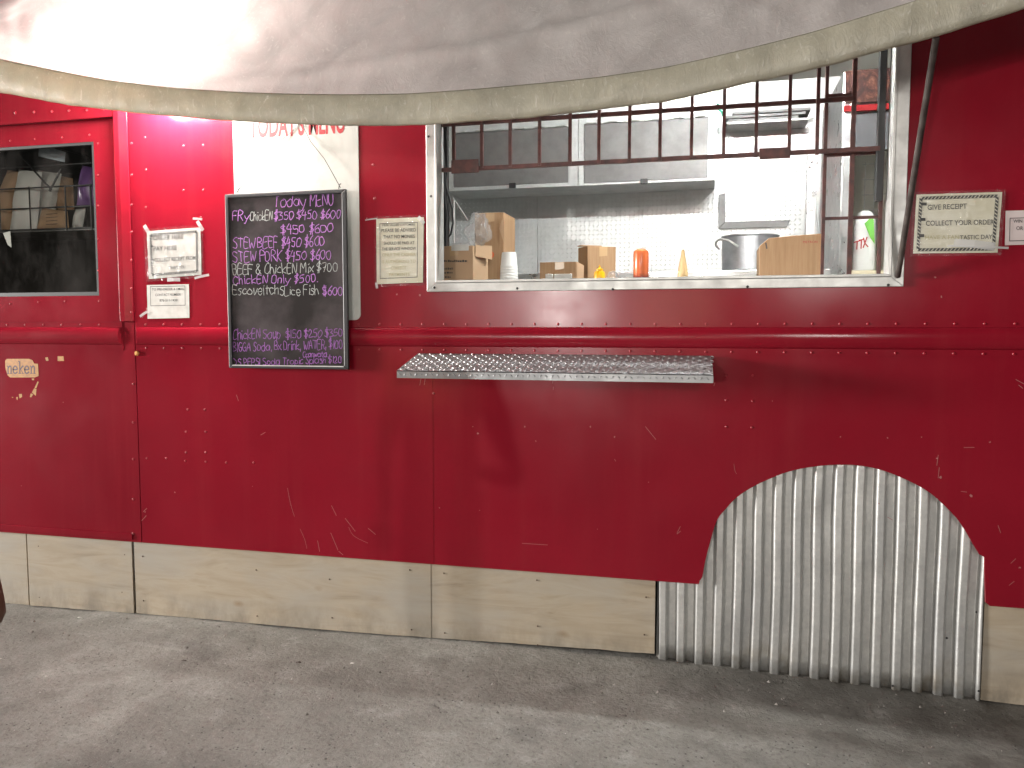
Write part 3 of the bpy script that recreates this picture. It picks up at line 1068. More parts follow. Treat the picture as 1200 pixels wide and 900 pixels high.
def nails(o, pts):
    for px, py in pts:
        c = at(px, py, .0185)
        mb = MB()
        mb.dome((c.x, .0195, c.z), .0042, .003)
        mb.build('nail', NAIL, o, smooth=True)


board(-160, 33, 'grey brown plywood board at the far left end of the skirt', y=.024, ends=(TX0 + .01, None))
nails(board(33.8, 156, 'short dirty plywood board with dark stains along its bottom edge, below the dark side window', y=.018), [(146, 650), (143, 694), (45, 640), (46, 700)])
nails(board(158.5, 505, 'long pale plywood board under the chalkboard, just right of the vertical seam', y=.020, gap=(.001, .004)), [(386, 679), (389, 724), (167, 652), (168, 704), (480, 668), (482, 738), (300, 668), (301, 722)])
nails(board(504.6, 768, 'yellowish plywood board between the long pale board and the corrugated sheet', y=.0215, gap=(.004, .020)), [(629, 680), (630, 734), (630, 756), (757, 700), (755, 744), (520, 672), (521, 742)])
board(1155, 1420, 'plywood board to the right of the corrugated sheet', y=.030, ends=(None, TX1 - .01))

cs = MB()
cx0, cx1 = at(769, 720, .01).x, at(1153.5, 720, .01).x
ct = max(z for x, z in arch) + .05
NX = 420
rows = 14
pit_ = .0815


def corr(x):
    ph = ((x - cx0) / pit_) % 1.0
    fl = .17
    def sm(t):
        t = min(1, max(0, t))
        return t * t * (3 - 2 * t)
    if ph < .5:
        return .0145 - .029 * sm(ph / fl)
    return -.0145 + .029 * sm((ph - .5) / fl)


grid = []
for j in range(rows + 1):
    v = j / rows
    for i in range(NX + 1):
        x = cx0 + (cx1 - cx0) * i / NX
        zb = gz(x) - .004 + .004 * mnoise.noise(Vector((x * 6, 0, 3)))
        z = zb + (ct - zb) * v
        y = .037 + corr(x + .006 * mnoise.noise(Vector((x * 2, 0, v * 2)))) + .004 * mnoise.noise(Vector((x * 3, 1, v * 3)))
        if v > .75:
            y = max(y, .018)
        d = math.hypot(x - at(1054, 718).x, z - at(1054, 718).z)
        y += .008 * math.exp(-(d / .025) ** 2)
        d = math.hypot(x - at(968, 610).x, (z - at(968, 610).z) * .5)
        y += .006 * math.exp(-(d / .03) ** 2)
        grid.append((x, max(y, .0185), z))
cs.v = grid
for j in range(rows):
    for i in range(NX):
        a = j * (NX + 1) + i
        cs.f.append((a, a + 1, a + NX + 2, a + NX + 1))
cso = cs.build('corrugated_sheet', GALV, None, 'galvanised corrugated metal sheet filling the wheel arch of the red truck', smooth='all', cat='metal sheet', kind='flat')
sol = cso.modifiers.new('solid', 'SOLIDIFY')
sol.thickness = .0012
nl = MB()
for px, y in ((971, 799), (1046, 804), (1112, 751), (1147, 720), (1147, 810)):
    c = at(px, y, .02)
    nl.dome((c.x, .037 + corr(c.x) - .001, c.z), .005, .004)
nl.build('nail_heads', BLACK, cso, kind='stuff')

# ------------------------------------------------------------------ awning
AY = -.62
lowp = [(0, 108), (60, 121), (130, 130), (200, 137), (280, 141), (400, 147.5), (480, 147.5), (540, 145), (620, 137), (700, 130), (780, 121), (844, 106), (925, 88), (1005, 66), (1093, 44), (1200, 13)]
upp = [(0, 70), (60, 82), (130, 97), (200, 105), (290, 109), (400, 111), (480, 111), (540, 106), (620, 99), (700, 94), (780, 84), (873, 60), (947, 40), (1020, 16), (1057, 5), (1200, -38)]
lx = [at(*p, AY).x for p in lowp]
lz = [at(*p, AY).z for p in lowp]
ux = [at(*p, AY).x for p in upp]
uz = [at(*p, AY).z for p in upp]
cl = np.polyfit(lx, lz, 4)
cu_ = np.polyfit(ux, uz, 4)
AX0, AX1 = -4.7, 2.3


def zcurve(cf, xs, zs, x):
    """smoothed measured edge, straight beyond the measured span"""
    a, b = xs[0], xs[-1]
    if x < a:
        sl = np.polyval(np.polyder(cf), a)
        return np.polyval(cf, a) + sl * (x - a) * .7
    if x > b:
        sl = np.polyval(np.polyder(cf), b)
        return np.polyval(cf, b) + sl * (x - b) * .7
    return .6 * np.polyval(cf, x) + .4 * np.interp(x, xs, zs)


aw = thing('awning', ((AX0 + AX1) / 2, 0, ROOF), 'dirty translucent grey tarpaulin awning sagging in front of the top of the red truck', 'awning')
NXA, NV = 320, 44
am = MB()
RZ = ROOF + .03


def fold(x, v):
    """creases that run up and to the right from the hem"""
    p = Vector((x * 1.1 + v * .5, v * 1.2, 0))
    q = Vector((x * 3.2 - v * 2.2, v * .9, 4))
    r = Vector((x * 7 + v * 5, v * 2.5, 8))
    f = .022 * mnoise.noise(p) + .016 * (1 - abs(mnoise.noise(q)) * 2.2) + .007 * (1 - 2 * abs(mnoise.noise(r)))
    u = (x + 1.95) - 1.9 * v * 2.2                       # the long crease of the middle
    f += .014 * math.exp(-((v - .03 - .16 * (x + 2.0)) / .035) ** 2) * (1 if -2.0 < x < .2 else 0)
    return f * min(1, v * 5) * min(1, (1 - v) * 6)


for j in range(NV + 1):
    v = (j / NV) ** 1.25
    for i in range(NXA + 1):
        x = AX0 + (AX1 - AX0) * i / NXA
        z0 = zcurve(cu_, ux, uz, x)
        y = AY + (0 - AY - .004) * v
        z = z0 + (RZ - z0) * v - .03 * math.sin(math.pi * v)
        f = fold(x, v)
        am.v.append((x, y - f * .75, z + f * .65))
for j in range(NV):
    for i in range(NXA):
        a = j * (NXA + 1) + i
        am.f.append((a, a + 1, a + NXA + 2, a + NXA + 1))
am.build('canopy_sheet', TARP, aw, smooth='all', kind='flat')
hm = MB()
SEG = 14
for i in range(NXA + 1):
    x = AX0 + (AX1 - AX0) * i / NXA
    z1 = zcurve(cu_, ux, uz, x) + .004
    z0 = zcurve(cl, lx, lz, x) + .005 * mnoise.noise(Vector((x * 4, 0, 0))) + .003 * mnoise.noise(Vector((x * 13, 2, 0)))
    for k in range(SEG):
        a = 2 * math.pi * k / SEG
        hh_ = (z1 - z0) / 2
        bul = .016 + .005 * mnoise.noise(Vector((x * 5, 7, k * .3))) + .004 * mnoise.noise(Vector((x * 17, 3, k * .4)))
        hm.v.append((x, AY - .004 + bul * math.sin(a) * (1 - .3 * math.cos(a)), (z0 + z1) / 2 + hh_ * math.cos(a)))
for i in range(NXA):
    for k in range(SEG):
        k2 = (k + 1) % SEG
        hm.f.append((i * SEG + k, i * SEG + k2, (i + 1) * SEG + k2, (i + 1) * SEG + k))
hm.build('hem', HEM, aw, 'olive stained hem along the lower edge', smooth='all')
p0, p1 = at(1052, 324, -.022), at(1097, 44, -.60)
MB().tube([p0, p1], .0112, 10).build('support_pole', BROWN, aw, 'rusty brown pole holding up the awning', smooth=True)

# lamp behind the awning
LP = at(196, 70, -.13)
lamp = thing('wall_lamp', (LP.x, 0, LP.z + .04), 'bright lamp fixed to the truck above the menu, glowing through the awning', 'lamp')
MB().box(LP.x - .05, LP.x + .05, -.13, -.0005, LP.z + .05, LP.z + .09).build('bracket', BLACK, lamp, bevel=.004)
bulb = Mat('lamp_bulb', (.9, .9, .9), .4)
bulb.set('Emission Color', (1, .97, .92))
bulb.set('Emission Strength', 40.0)
MB().lathe((LP.x, -.13, LP.z), [(.004, -.045), (.022, -.038), (.033, -.018), (.034, 0), (.024, .025), (.014, .05)], 20).build('bulb', bulb, lamp, smooth='all')
for dx in (-.13, 0, .13):
    point('wall_lamp_light', (LP.x + dx, LP.y, LP.z - .13), 44, .085, (1, .95, .88))

# kitchen tube light, on the ceiling
kt = thing('tube_light', (.15, .17, CEIL), 'white tube light under the kitchen ceiling just inside the serving window', 'lamp')
MB().box(-.38, .68, .13, .21, CEIL - .045, CEIL - .001).build('housing', WHITEW, kt, bevel=.004)
tub = Mat('tube_glow', (.9, .9, .9), .4)
tub.set('Emission Color', (.96, 1, .98))
tub.set('Emission Strength', 600.0)
MB().tube([(-.35, .17, CEIL - .065), (.65, .17, CEIL - .065)], .014, 12).build('tube', tub, kt, smooth=True)

# ------------------------------------------------------------------ signs on the truck
mp = MB()
mx0, mx1 = at(274.5, 200).x, at(421.5, 260).x
mz0 = at(421, 375).z
rr = .03
pts = [(mx0, mz0)] + [(mx1 - rr + rr * math.sin(R(t)), mz0 + rr - rr * math.cos(R(t))) for t in range(0, 91, 15)] + [(mx1, 2.78), (mx0, 2.78)]
mn = thing('menu_panel', ((mx0 + mx1) / 2, 0, mz0), 'white painted menu panel with rounded corner and red heading behind the chalkboard', 'sign')
MB().hexa([(x, -.004, z) for x, z in pts], [(x, -.0006, z) for x, z in pts]).build('panel', MENU_WHITE, mn)
t_ = MB()
print_text(t_, "TODAY'S MENU", 292, 404, 161, 25, -.0045, -.056, .03)
t_.build('heading', INK_RED, mn, 'red heading TODAY\'S MENU', kind='flat')

cb_y = -.0345
cbt = thing('chalkboard', (at(337, 432, cb_y).x, cb_y, at(337, 432, cb_y).z), 'black chalkboard menu with purple and white handwriting hanging in front of the white panel', 'chalkboard')
bx0, bx1 = at(267.5, 330, cb_y).x, at(408, 330, cb_y).x
bz0, bz1 = at(337, 432, cb_y).z, at(337, 225, cb_y).z
fb = MB()
mitre(fb, (bx0, bx1, bz0, bz1), (bx0 + .018, bx1 - .022, bz0 + .016, bz1 - .018), cb_y - .012, cb_y + .005)
fb.build('frame', BOARD_FR, cbt, bevel=.003)
MB().box(bx0 + .0185, bx1 - .0225, cb_y - .002, cb_y + .004, bz0 + .0165, bz1 - .0185).build('slate', BOARD, cbt)
MB().box(bx0 + .02, bx1 - .024, cb_y - .0135, cb_y - .0125, bz0 + .012, bz0 + .0165).build('edge_strip', ALU, cbt)
cy = cb_y - .0026
LN = [("Today MENU", 321, 391, 242.5, 13, CH_P), ("FRy", 273, 292, 258, 9.5, CH_P), ("ChickEN", 293, 319, 258, 9.5, CH_W), ("$350 $450 $600", 321, 399, 257.5, 9.5, CH_P), ("$450 $600", 329, 390, 273.5, 10, CH_P),
      ("STEW BEEF $450 $600", 273, 380, 291, 11, CH_P), ("STEW PORK $450 $600", 273, 388, 307, 11, CH_P), ("BEEF & ChickEN Mix $700", 273, 395, 321.5, 10.5, CH_W),
      ("ChickEN Only $500.", 273, 372, 333, 9, CH_P), ("Escoveitch", 273, 326, 345.5, 10.5, CH_W), ("SLice Fish", 328, 373, 346, 10, CH_W), ("$600", 378, 401, 345.5, 9.5, CH_P),
      ("ChickEN Soup", 273, 328, 397.5, 10.5, CH_D), ("$150 $250 $350", 335, 401, 396, 9, CH_D), ("BIGGA Soda, Bx Drink, WATER, $100", 273, 401, 411.5, 9.5, CH_D), ("Cranwata", 355, 383, 418.5, 6.5, CH_D),
      ("D.S PEPSI Soda Tropic Splash $120", 273, 400, 428.5, 7.5, CH_D)]
for txt, x0, x1, yb, h, mt in LN:
    mb = MB()
    hand_text(mb, txt, x0, x1, yb + .3, h * 1.12, cy, .0035)
    mb.build('handwriting', mt, cbt, {'chalk_purple': 'purple handwriting ', 'chalk_white': 'white handwriting ', 'chalk_purple_faint': 'faint purple handwriting '}[mt.m.name] + txt, kind='flat')
wr = MB()
wr.tube([at(277, 226, cb_y), at(309, 186, -.03), at(318, 172, -.02), at(338, 158, -.008), at(350, 146, -.006), at(354, 138, -.006), at(356, 150, -.008), at(364, 166, -.018), at(380, 186, -.026), at(388, 200, -.03), at(399, 220, cb_y)], .0016, 6)
wr.build('hanging_wire', INK, cbt, smooth='all')
for px in (279, 397):
    c = at(px, 226.5 if px < 300 else 221.5, cb_y)
    MB().tube([c, c + Vector((.004, -.003, .018)), c + Vector((.014, -.004, .024))], .0022, 6).build('hook', BLACK, cbt)


def paper(name, quad, y, label, mat, border=None, lines=(), ink=INK, sleeve=0, cat='paper sign', group='paper notices taped to the truck', dash=False):
    """quad: tl, tr, br, bl in pixels"""
    cc = at((quad[3][0] + quad[2][0]) / 2, (quad[3][1] + quad[2][1]) / 2, y)
    t = thing(name, (cc.x, y, cc.z), label, cat, group)
    tl, tr, br, bl = [at(*p, y) for p in quad]
    g = MB()
    N = 10
    for j in range(N + 1):
        for i in range(N + 1):
            u, v = i / N, j / N
            pp = (bl.lerp(br, u)).lerp(tl.lerp(tr, u), v)
            g.v.append((pp.x, pp.y + .0012 * mnoise.noise(Vector((u * 3, v * 3, cc.x))), pp.z))
    for j in range(N):
        for i in range(N):
            a = j * (N + 1) + i
            g.f.append((a, a + 1, a + N + 2, a + N + 1))
    g.build('sheet', mat, t, kind='flat')

    def P(u, v, yo):
        q = (bl.lerp(br, u)).lerp(tl.lerp(tr, u), v)
        return Vector((q.x, y - yo, q.z))
    W2, H2 = (br - bl).length, (tl - bl).length
    if border:
        bm_ = MB()
        u0, u1, v0, v1 = border
        cs_ = [P(u0, v0, .002), P(u1, v0, .002), P(u1, v1, .002), P(u0, v1, .002)]
        for k in range(4):
            a, b = cs_[k], cs_[(k + 1) % 4]
            if dash:
                n = max(4, int((b - a).length / .013))
                tt = (b - a).normalized()
                nn = Vector((-tt.z, 0, tt.x))
                for q in range(n):
                    m0, m1 = a.lerp(b, (q + .12) / n), a.lerp(b, (q + .80) / n)
                    sk = tt * .004
                    bm_.add([m0 + nn * .005 + sk, m0 - nn * .005 - sk, m1 - nn * .005 - sk, m1 + nn * .005 + sk], [(0, 1, 2, 3)])
                for sgn in (-1, 1):
                    off = nn * .0058 * sgn
                    bm_.ribbon([a + off, b + off], .0009, y - .0021)
            else:
                bm_.ribbon([a, b], .0028, y - .002 - .0001 * k)
        bm_.build('border', INK_GREY, t, kind='flat')
    groups = {}
    for ln in lines:
        txt, x0, x1, yb, h, sl = ln[:6]
        ik = ln[6] if len(ln) > 6 else ink
        groups.setdefault(ik.m.name, (MB(), ik))
        print_text(groups[ik.m.name][0], txt, x0, x1, yb, h, y - .0022, sl, .008)
    for nm, (mb, ik) in groups.items():
        mb.build('printed_text', ik, t, kind='flat')
    if sleeve:
        sl_ = MB()
        e = sleeve
        for j in range(N + 1):
            for i in range(N + 1):
                u, v = -e + (1 + 2 * e) * i / N, -e * 1.2 + (1 + 2.2 * e) * j / N
                q = P(u, v, .004)
                sl_.v.append((q.x, q.y + .002 * mnoise.noise(Vector((u * 6, v * 6, cc.x * 3))), q.z))
        for j in range(N):
            for i in range(N):
                a = j * (N + 1) + i
                sl_.f.append((a, a + 1, a + N + 2, a + N + 1))
        sl_.build('plastic_sleeve', SLEEVE, t, smooth='all', kind='flat')
    return t


def tapes(t, lst, y):
    for (x0, y0), (x1, y1), wd in lst:
        a, b = at(x0, y0, y - .006), at(x1, y1, y - .006)
        tp = MB()
        tt = (b - a).normalized()
        nn = Vector((-tt.z, 0, tt.x)) * wd / 2
        m = a.lerp(b, .5) - Vector((0, .003, 0))
        tp.add([a + nn, a - nn, m + nn * 1.15, m - nn * .9, b + nn, b - nn * 1.1], [(0, 1, 3, 2), (2, 3, 5, 4)])
        tp.build('tape', TAPE, t, kind='flat')


t = paper('paper_sign', [(172, 271), (235, 266.5), (236, 322), (174.5, 327)], -.006, 'crooked bordered notice in a sleeve reading order here and pay here, left of the chalkboard', PAPER, (.07, .93, .08, .92),
          [("-", 176, 179, 281, 14, 0, INK), ("ORDER HERE", 179.5, 215, 281.5, 5.2, -.05, INK), ("-", 176.5, 179.5, 293, 14, 0, INK), ("PAY HERE", 180, 207, 294, 5.2, -.05, INK), ("-", 176.5, 180, 309, 14, 0, INK),
           ("COLLECT RECEIPT FROM", 181, 229, 307, 4.4, -.06, INK), ("THANK YOU", 197, 217, 315.5, 3.6, -.05, INK)], sleeve=.05, dash=True)
tapes(t, [((169, 264), (174, 272), .02), ((231, 259), (238, 270), .018), ((226, 256), (237, 257), .01), ((196, 328), (211, 327.5), .018), ((228, 326), (245, 322), .012)], -.006)
t = paper('paper_note', [(172, 334), (221.5, 333), (222, 372.5), (173, 373.5)], -.004, 'small plain white note with a ruled contact number box, just below the order here notice', PAPER, (.09, .91, .38, .95),
          [("TO PRE-ORDER & EMAIL", 178, 216, 340.5, 2.6, -.02, INK), ("CONTACT NUMBER", 182, 212, 347, 2.8, -.02, INK), ("876-511-1438", 187, 208, 353.5, 2.8, -.02, INK)])
tapes(t, [((164, 371), (173, 365), .012)], -.004)
t = paper('paper_sign', [(441, 256.5), (496.5, 254.5), (495.5, 331), (441.5, 333)], -.006, 'tall yellowed notice about no monies at the service window, beside the window frame', PAPER_Y, (.08, .88, .085, .925),
          [("DEAR VALUED CUSTOMERS", 448, 486, 265, 2.5, -.02, INK_GREY), ("PLEASE BE ADVISED", 447, 487.5, 272, 3.9, -.02, INK_GREY), ("THAT NO MONIES", 449, 486, 279.5, 3.9, -.02, INK_GREY), ("SHOULD BE PAID AT", 449.5, 485.5, 286.8, 3.4, -.02, INK_GREY),
           ("THE SERVICE WINDOW", 447.5, 487.5, 293.5, 3.4, -.02, INK_GREY), ("ONLY THE CASHIER", 448, 487, 300.5, 3.6, -.02, INK_FADE_GLARE), ("IS AUTHORIZED TO", 447.5, 487, 308.5, 3.6, -.02, INK_FADE_GLARE), ("COLLECT", 458, 476, 315.8, 3.6, -.02, INK_FADE_GLARE),
           ("PAYMENTS", 456, 480, 323.5, 3.6, -.02, INK_FADE_GLARE)], sleeve=.035)
tapes(t, [((428, 258), (442, 256), .006), ((490, 254), (497, 262), .016), ((441, 331), (442, 338), .012)], -.006)
t = paper('paper_sign', [(1074, 228), (1174.5, 225), (1169, 296), (1070, 297)], -.006, 'wide yellowed notice reading give receipt and collect your order, right of the serving window', PAPER_Y, (.055, .945, .06, .935),
          [("-", 1079.5, 1086, 246, 22, 0, INK), ("GIVE RECEIPT", 1087, 1133, 246, 6, -.035, INK_GREY), ("-", 1078.5, 1084.5, 264, 22, 0, INK), ("COLLECT YOUR ORDER", 1085, 1165, 264.5, 5.8, -.02, INK_GREY), ("-", 1077, 1083, 283, 22, 0, INK),
           ("HAVE A FAN", 1084, 1124, 280.5, 4.6, -.01, INK_FADE_GLARE), ("TASTIC DAY", 1125, 1163, 280.8, 5.0, -.03, INK_GREY)], sleeve=.04, dash=True)  # pale ink on HAVE A FAN paints in the glare of the tape
tapes(t, [((1110, 288), (1182, 290.5), .008), ((1118, 284), (1166, 289), .03)], -.006)
t = paper('paper_note', [(1178.5, 247), (1222, 246), (1222, 286), (1177.5, 287.5)], -.004, 'small pinkish note at the right end, beside the give receipt notice', PAPER_P, (.12, .95, .12, .78),
          [("WIN", 1187.5, 1198, 261, 4, 0, INK), ("OR", 1191, 1199, 269.5, 4.4, 0, INK)])

st = thing('sticker', (at(25, 443).x, 0, at(25, 443).z), 'torn yellow sticker with dark lettering on the lower red panel', 'sticker')
spx = [(6, 423), (8, 420.5), (34, 420.5), (38, 422), (40, 426), (44.5, 426.3), (45.3, 440.5), (41, 442.3), (12, 442.4), (9, 440), (6.2, 431)]
MB().hexa([at(*p, -.0012) for p in spx[::-1]], [at(*p, -.0004) for p in spx[::-1]]).build('backing', STICK, st)
SG = {'n': ["0,6 1,5.6 1,0", "0,0 2.2,0", "1,4.4 2.6,6 4,5 4,0", "3.2,0 5.2,0"], 'e': ["0.2,3.2 4.2,3.3 3.6,5.4 2.2,6 .7,5 .2,3 .9,.7 2.6,0 4.3,1.1"], 'k': ["0,10 1,9.8 1,0", "0,0 2.2,0", "4,6 1.1,2.9", "1.8,3.6 4.2,0", "3.4,0 5.4,0", "3,6 5,6"]}
sl_ = MB()
cx = 8.3
for q, ch in enumerate("neken"):
    for k, s_ in enumerate(SG[ch]):
        pp = [tuple(float(z_) for z_ in p_.split(',')) for p_ in s_.split()]
        if ch == 'e' or (ch == 'n' and k == 2):
            pp = smooth_poly(pp, 4)
        sl_.ribbon([at(cx + p_[0] * 1.15, 437.5 - p_[1] * 1.4, -.0014) for p_ in pp], .0085 if k in (0, 2) or ch == 'e' else .004, -.0014 - .0001 * ((q + k) % 4))
    cx += 6.8
sl_.build('lettering', STICK_INK, st, 'dark letters neken', kind='flat')
scr_ = MB()
for poly in ([(53, 419), (56, 418.5), (57, 422.5), (54, 423)], [(67.5, 417.5), (74.5, 417.5), (75, 423), (67.5, 423)], [(37, 443.5), (40, 443.5), (40, 445.5), (37.5, 445.5)], [(44, 447), (45.5, 447.5), (42.5, 455), (40.5, 454.5)],
             [(40, 455), (42.8, 456), (42, 464), (37.5, 460)], [(36, 461), (39, 462), (36.5, 465.8), (35, 465)], [(22, 462), (25.5, 461.5), (26, 465), (23, 467)], [(19, 465.5), (21, 465), (20.5, 469), (19.5, 468)], [(13.5, 465), (16, 465.5), (14.5, 466.4)]):
    scr_.add([at(*p, -.0006) for p in poly[::-1]], [tuple(range(len(poly)))])
scr_.build('sticker_scraps', STICK, st, kind='stuff')

# ------------------------------------------------------------------ things on the counter
def zat(px, py, y):
    return at(px, py, y).z


def carton(name, c, sx, sy, sz, rz, label, mat=CARD, flap=False, side=None):
    t = thing(name, c, label, 'cardboard box', 'cardboard boxes in the serving window')
    MB().obox(c, sx, sy, sz, rz).build('carton', mat, t, bevel=.002)
    ca, sa = math.cos(rz), math.sin(rz)
    tp = MB()
    q = lambda u, v, z: (c[0] + u * ca - v * sa, c[1] + u * sa + v * ca, z)
    hw = min(.022, sx * .2)
    for x0_ in (-hw + sx * .05,):
        f = [q(x0_, -sy / 2 - .0012, c[2] + sz - min(.05, sz * .35)), q(x0_ + 2 * hw, -sy / 2 - .0012, c[2] + sz - min(.045, sz * .3)), q(x0_ + 2 * hw, -sy / 2 - .0012, c[2] + sz - .001), q(x0_, -sy / 2 - .0012, c[2] + sz - .001)]
        tp.add(f, [(0, 1, 2, 3)])
    tp.build('packing_tape', PTAPE, t, kind='flat')
    return t


y = .16
x0, x1 = at(505, 310, y).x, at(554, 310, y).x
hz = zat(535, 288, y) - CT
t = carton('cardboard_box', ((x0 + x1) / 2, y + .14, CT), x1 - x0, .27, hz, 0, 'printed cardboard box at the left corner of the window with a white label on top', CARD_LIGHT)
ink = MB()
rl = random.Random(5)
for yy, xa, xb, hh_ in ((307, 517, 548, 2.6), (316, 516, 531, 2.6), (320.5, 516, 531, 2), (325.5, 516, 528, 2.2)):
    u = xa
    while u < xb:
        wd_ = rl.uniform(1.0, 2.4)
        a, b = at(u, yy - hh_ * rl.uniform(.6, 1), y - .0008), at(min(u + wd_, xb), yy, y - .0008)
        ink.add([(a.x, a.y, b.z), (b.x, a.y, b.z), (b.x, a.y, a.z), (a.x, a.y, a.z)], [(0, 1, 2, 3)])
        u += wd_ + rl.uniform(.5, 1.0)
ink.build('printing', INK_GREY, t, kind='flat')
a, b = at(529, 287, y - .003), at(549, 293.5, y - .003)
MB().box(a.x, b.x, y - .003, y - .0005, b.z, a.z).build('shelf_label', PAPER, t)
fx = x1 + .001
MB().hexa([(fx, y + .03, CT + hz - .05), (fx + .002, y + .03, CT + hz + .005), (fx + .03, y + .23, CT + hz + .02), (fx + .03, y + .23, CT + hz - .05)],
          [(fx + .003, y + .03, CT + hz - .05), (fx + .005, y + .03, CT + hz + .005), (fx + .033, y + .23, CT + hz + .02), (fx + .033, y + .23, CT + hz - .05)]).build('flap', CARD_LIGHT, t)

y = .50
x0, x1 = at(556, 290, y).x, at(590, 290, y).x
hz = zat(575, 249, y) - CT
t = carton('cardboard_box', ((x0 + x1) / 2, y + .13, CT), x1 - x0, .25, hz, 0, 'tall brown cardboard box with an orange mark behind the foam cups')
ring = MB()
c = at(575.5, 298.5, y - .001)
n = 18
ring.add([(c.x + .016 * math.cos(6.283 * i / n), y - .001, c.z + .017 * math.sin(6.283 * i / n)) for i in range(n)] + [(c.x + .009 * math.cos(6.283 * i / n), y - .001, c.z + .010 * math.sin(6.283 * i / n)) for i in range(n)],
         [(i, (i + 1) % n, (i + 1) % n + n, i + n) for i in range(n)])
ring.build('printed_mark', Mat('orange_red_print', (.65, .10, .02), .6), t, kind='flat')
tear = MB()
tear.add([at(*p, y - .002) for p in ((585, 268), (588, 258), (591, 256), (590.5, 285), (588, 277))], [(0, 1, 2, 3, 4)])
tear.build('torn_patch', CARD_LIGHT, t, kind='flat')

# foam cup stacks
y = .17
c = at(596.5, 327, y)
cup = thing('cup_stack', (c.x, y, CT), 'upside down stack of white foam cups beside the cardboard boxes', 'cups')
rw = (at(607, 320, y).x - at(586.5, 320, y).x) / 2
ht = zat(596, 296, y) - CT
prof = [(rw, 0), (rw, .012), (rw * .985, .014)]
for k in range(6):
    z0 = .014 + k * .013
    prof += [(rw * (1 - .010 * k), z0), (rw * (1.0 - .010 * k), z0 + .010), (rw * (.975 - .010 * k), z0 + .012)]
prof += [(rw * .80, ht - .006), (rw * .77, ht), (.001, ht)]
MB().lathe((c.x, y, CT), prof, 28).build('cups', WHITE_PL, cup, smooth=True)

y = .20
x0, x1 = at(632.5, 317, y).x, at(675, 317, y).x
hz = zat(655, 307, y) - CT
t = carton('cardboard_box', ((x0 + x1) / 2, y + .08, CT), x1 - x0, .16, hz, 0, 'low open cardboard tray holding white packets in the middle of the window')
for a_, b_ in ((639, 648), (649, 670)):
    pa, pb = at(a_, 321, y - .012), at(b_, 327, y - .012)
    MB().box(pa.x, pb.x, y - .012, y - .001, CT, pa.z).build('packet', PAPER, t, bevel=.003)
MB().hexa([(x1 + .001, y + .005, CT), (x1 + .001, y + .005, CT + hz), (x1 + .02, y + .1, CT + hz * .9), (x1 + .018, y + .1, CT)],
          [(x1 + .004, y + .005, CT), (x1 + .004, y + .005, CT + hz), (x1 + .023, y + .1, CT + hz * .9), (x1 + .021, y + .1, CT)]).build('flap', CARD_LIGHT, t)

y = .42
c = at(697, 327, y)
hz = zat(695, 288.5, y) - CT
t = carton('cardboard_box', (c.x, y + .07, CT), .155, .115, hz, R(33), 'medium cardboard box turned cornerwise behind the yellow bottle')
cc = Vector((c.x, y + .07, CT + hz))
MB().obox((c.x - .03, y + .02, CT + hz + .0005), .11, .05, .004, R(33)).build('flap', CARD_LIGHT, t)

y = .18
c = at(702.5, 326, y)
t = thing('squeeze_bottle', (c.x, y, CT), 'small yellow mustard squeeze bottle with a pointed nozzle', 'bottle', 'sauce bottles on the counter')
r_ = (at(709, 318, y).x - at(696, 318, y).x) / 2
MB().lathe((c.x, y, CT), [(r_ * .92, 0), (r_, .004), (r_, .045), (r_ * .85, .056), (r_ * .5, .060)], 20).build('body', YELLOW, t, smooth=True)
MB().lathe((c.x, y, CT + .0602), [(r_ * .62, 0), (r_ * .62, .008), (r_ * .2, .012), (r_ * .10, .026)], 14).build('nozzle', YELLOW, t, smooth=True)

y = .20
c = at(751, 325, y)
t = thing('sauce_bottle', (c.x, y, CT), 'tall translucent orange sauce bottle with darker bottom and pale cap', 'bottle', 'sauce bottles on the counter')
r_ = (at(760, 310, y).x - at(742, 310, y).x) / 2
zt = zat(751, 292, y) - CT
ORG = Mat('orange_sauce', (.62, .135, .045), .25)
zz = ORG.sep(ORG.obj)[2]
ORG.set('Base Color', ORG.mix(ORG.rng(zz, .022, .045), (.14, .02, .03), (.66, .15, .05)))
MB().lathe((c.x, y, CT), [(r_ * .9, 0), (r_, .006), (r_, zt - .022), (r_ * .93, zt - .010), (r_ * .55, zt)], 24).build('body', ORG, t, smooth=True)
MB().lathe((c.x, y, CT + zt + .0003), [(r_ * .55, 0), (r_ * .55, .010), (r_ * .3, .013), (r_ * .16, .020), (.001, .03)], 16).build('cap', WHITE_PL, t, smooth=True)

y = .22
c = at(800, 325, y)
zt = zat(800, 292.5, y) - CT
r_ = (at(806, 320, y).x - at(793.5, 320, y).x) / 2
t = thing('nozzle_bottle', (c.x, y, CT), 'tan cone topped bottle standing alone left of the steel pot', 'bottle', 'sauce bottles on the counter')
MB().lathe((c.x, y, CT), [(r_ * .9, 0), (r_, .004), (r_, zt * .30), (r_ * .72, zt * .55), (r_ * .36, zt * .86), (r_ * .3, zt * .97), (r_ * .1, zt)], 18).build('body', TAN, t, smooth=True)
MB().box(c.x + r_ * .35, c.x + r_ * .95, y - r_ * 1.12, y - r_ * .9, CT, CT + .028).build('label', PAPER, t)


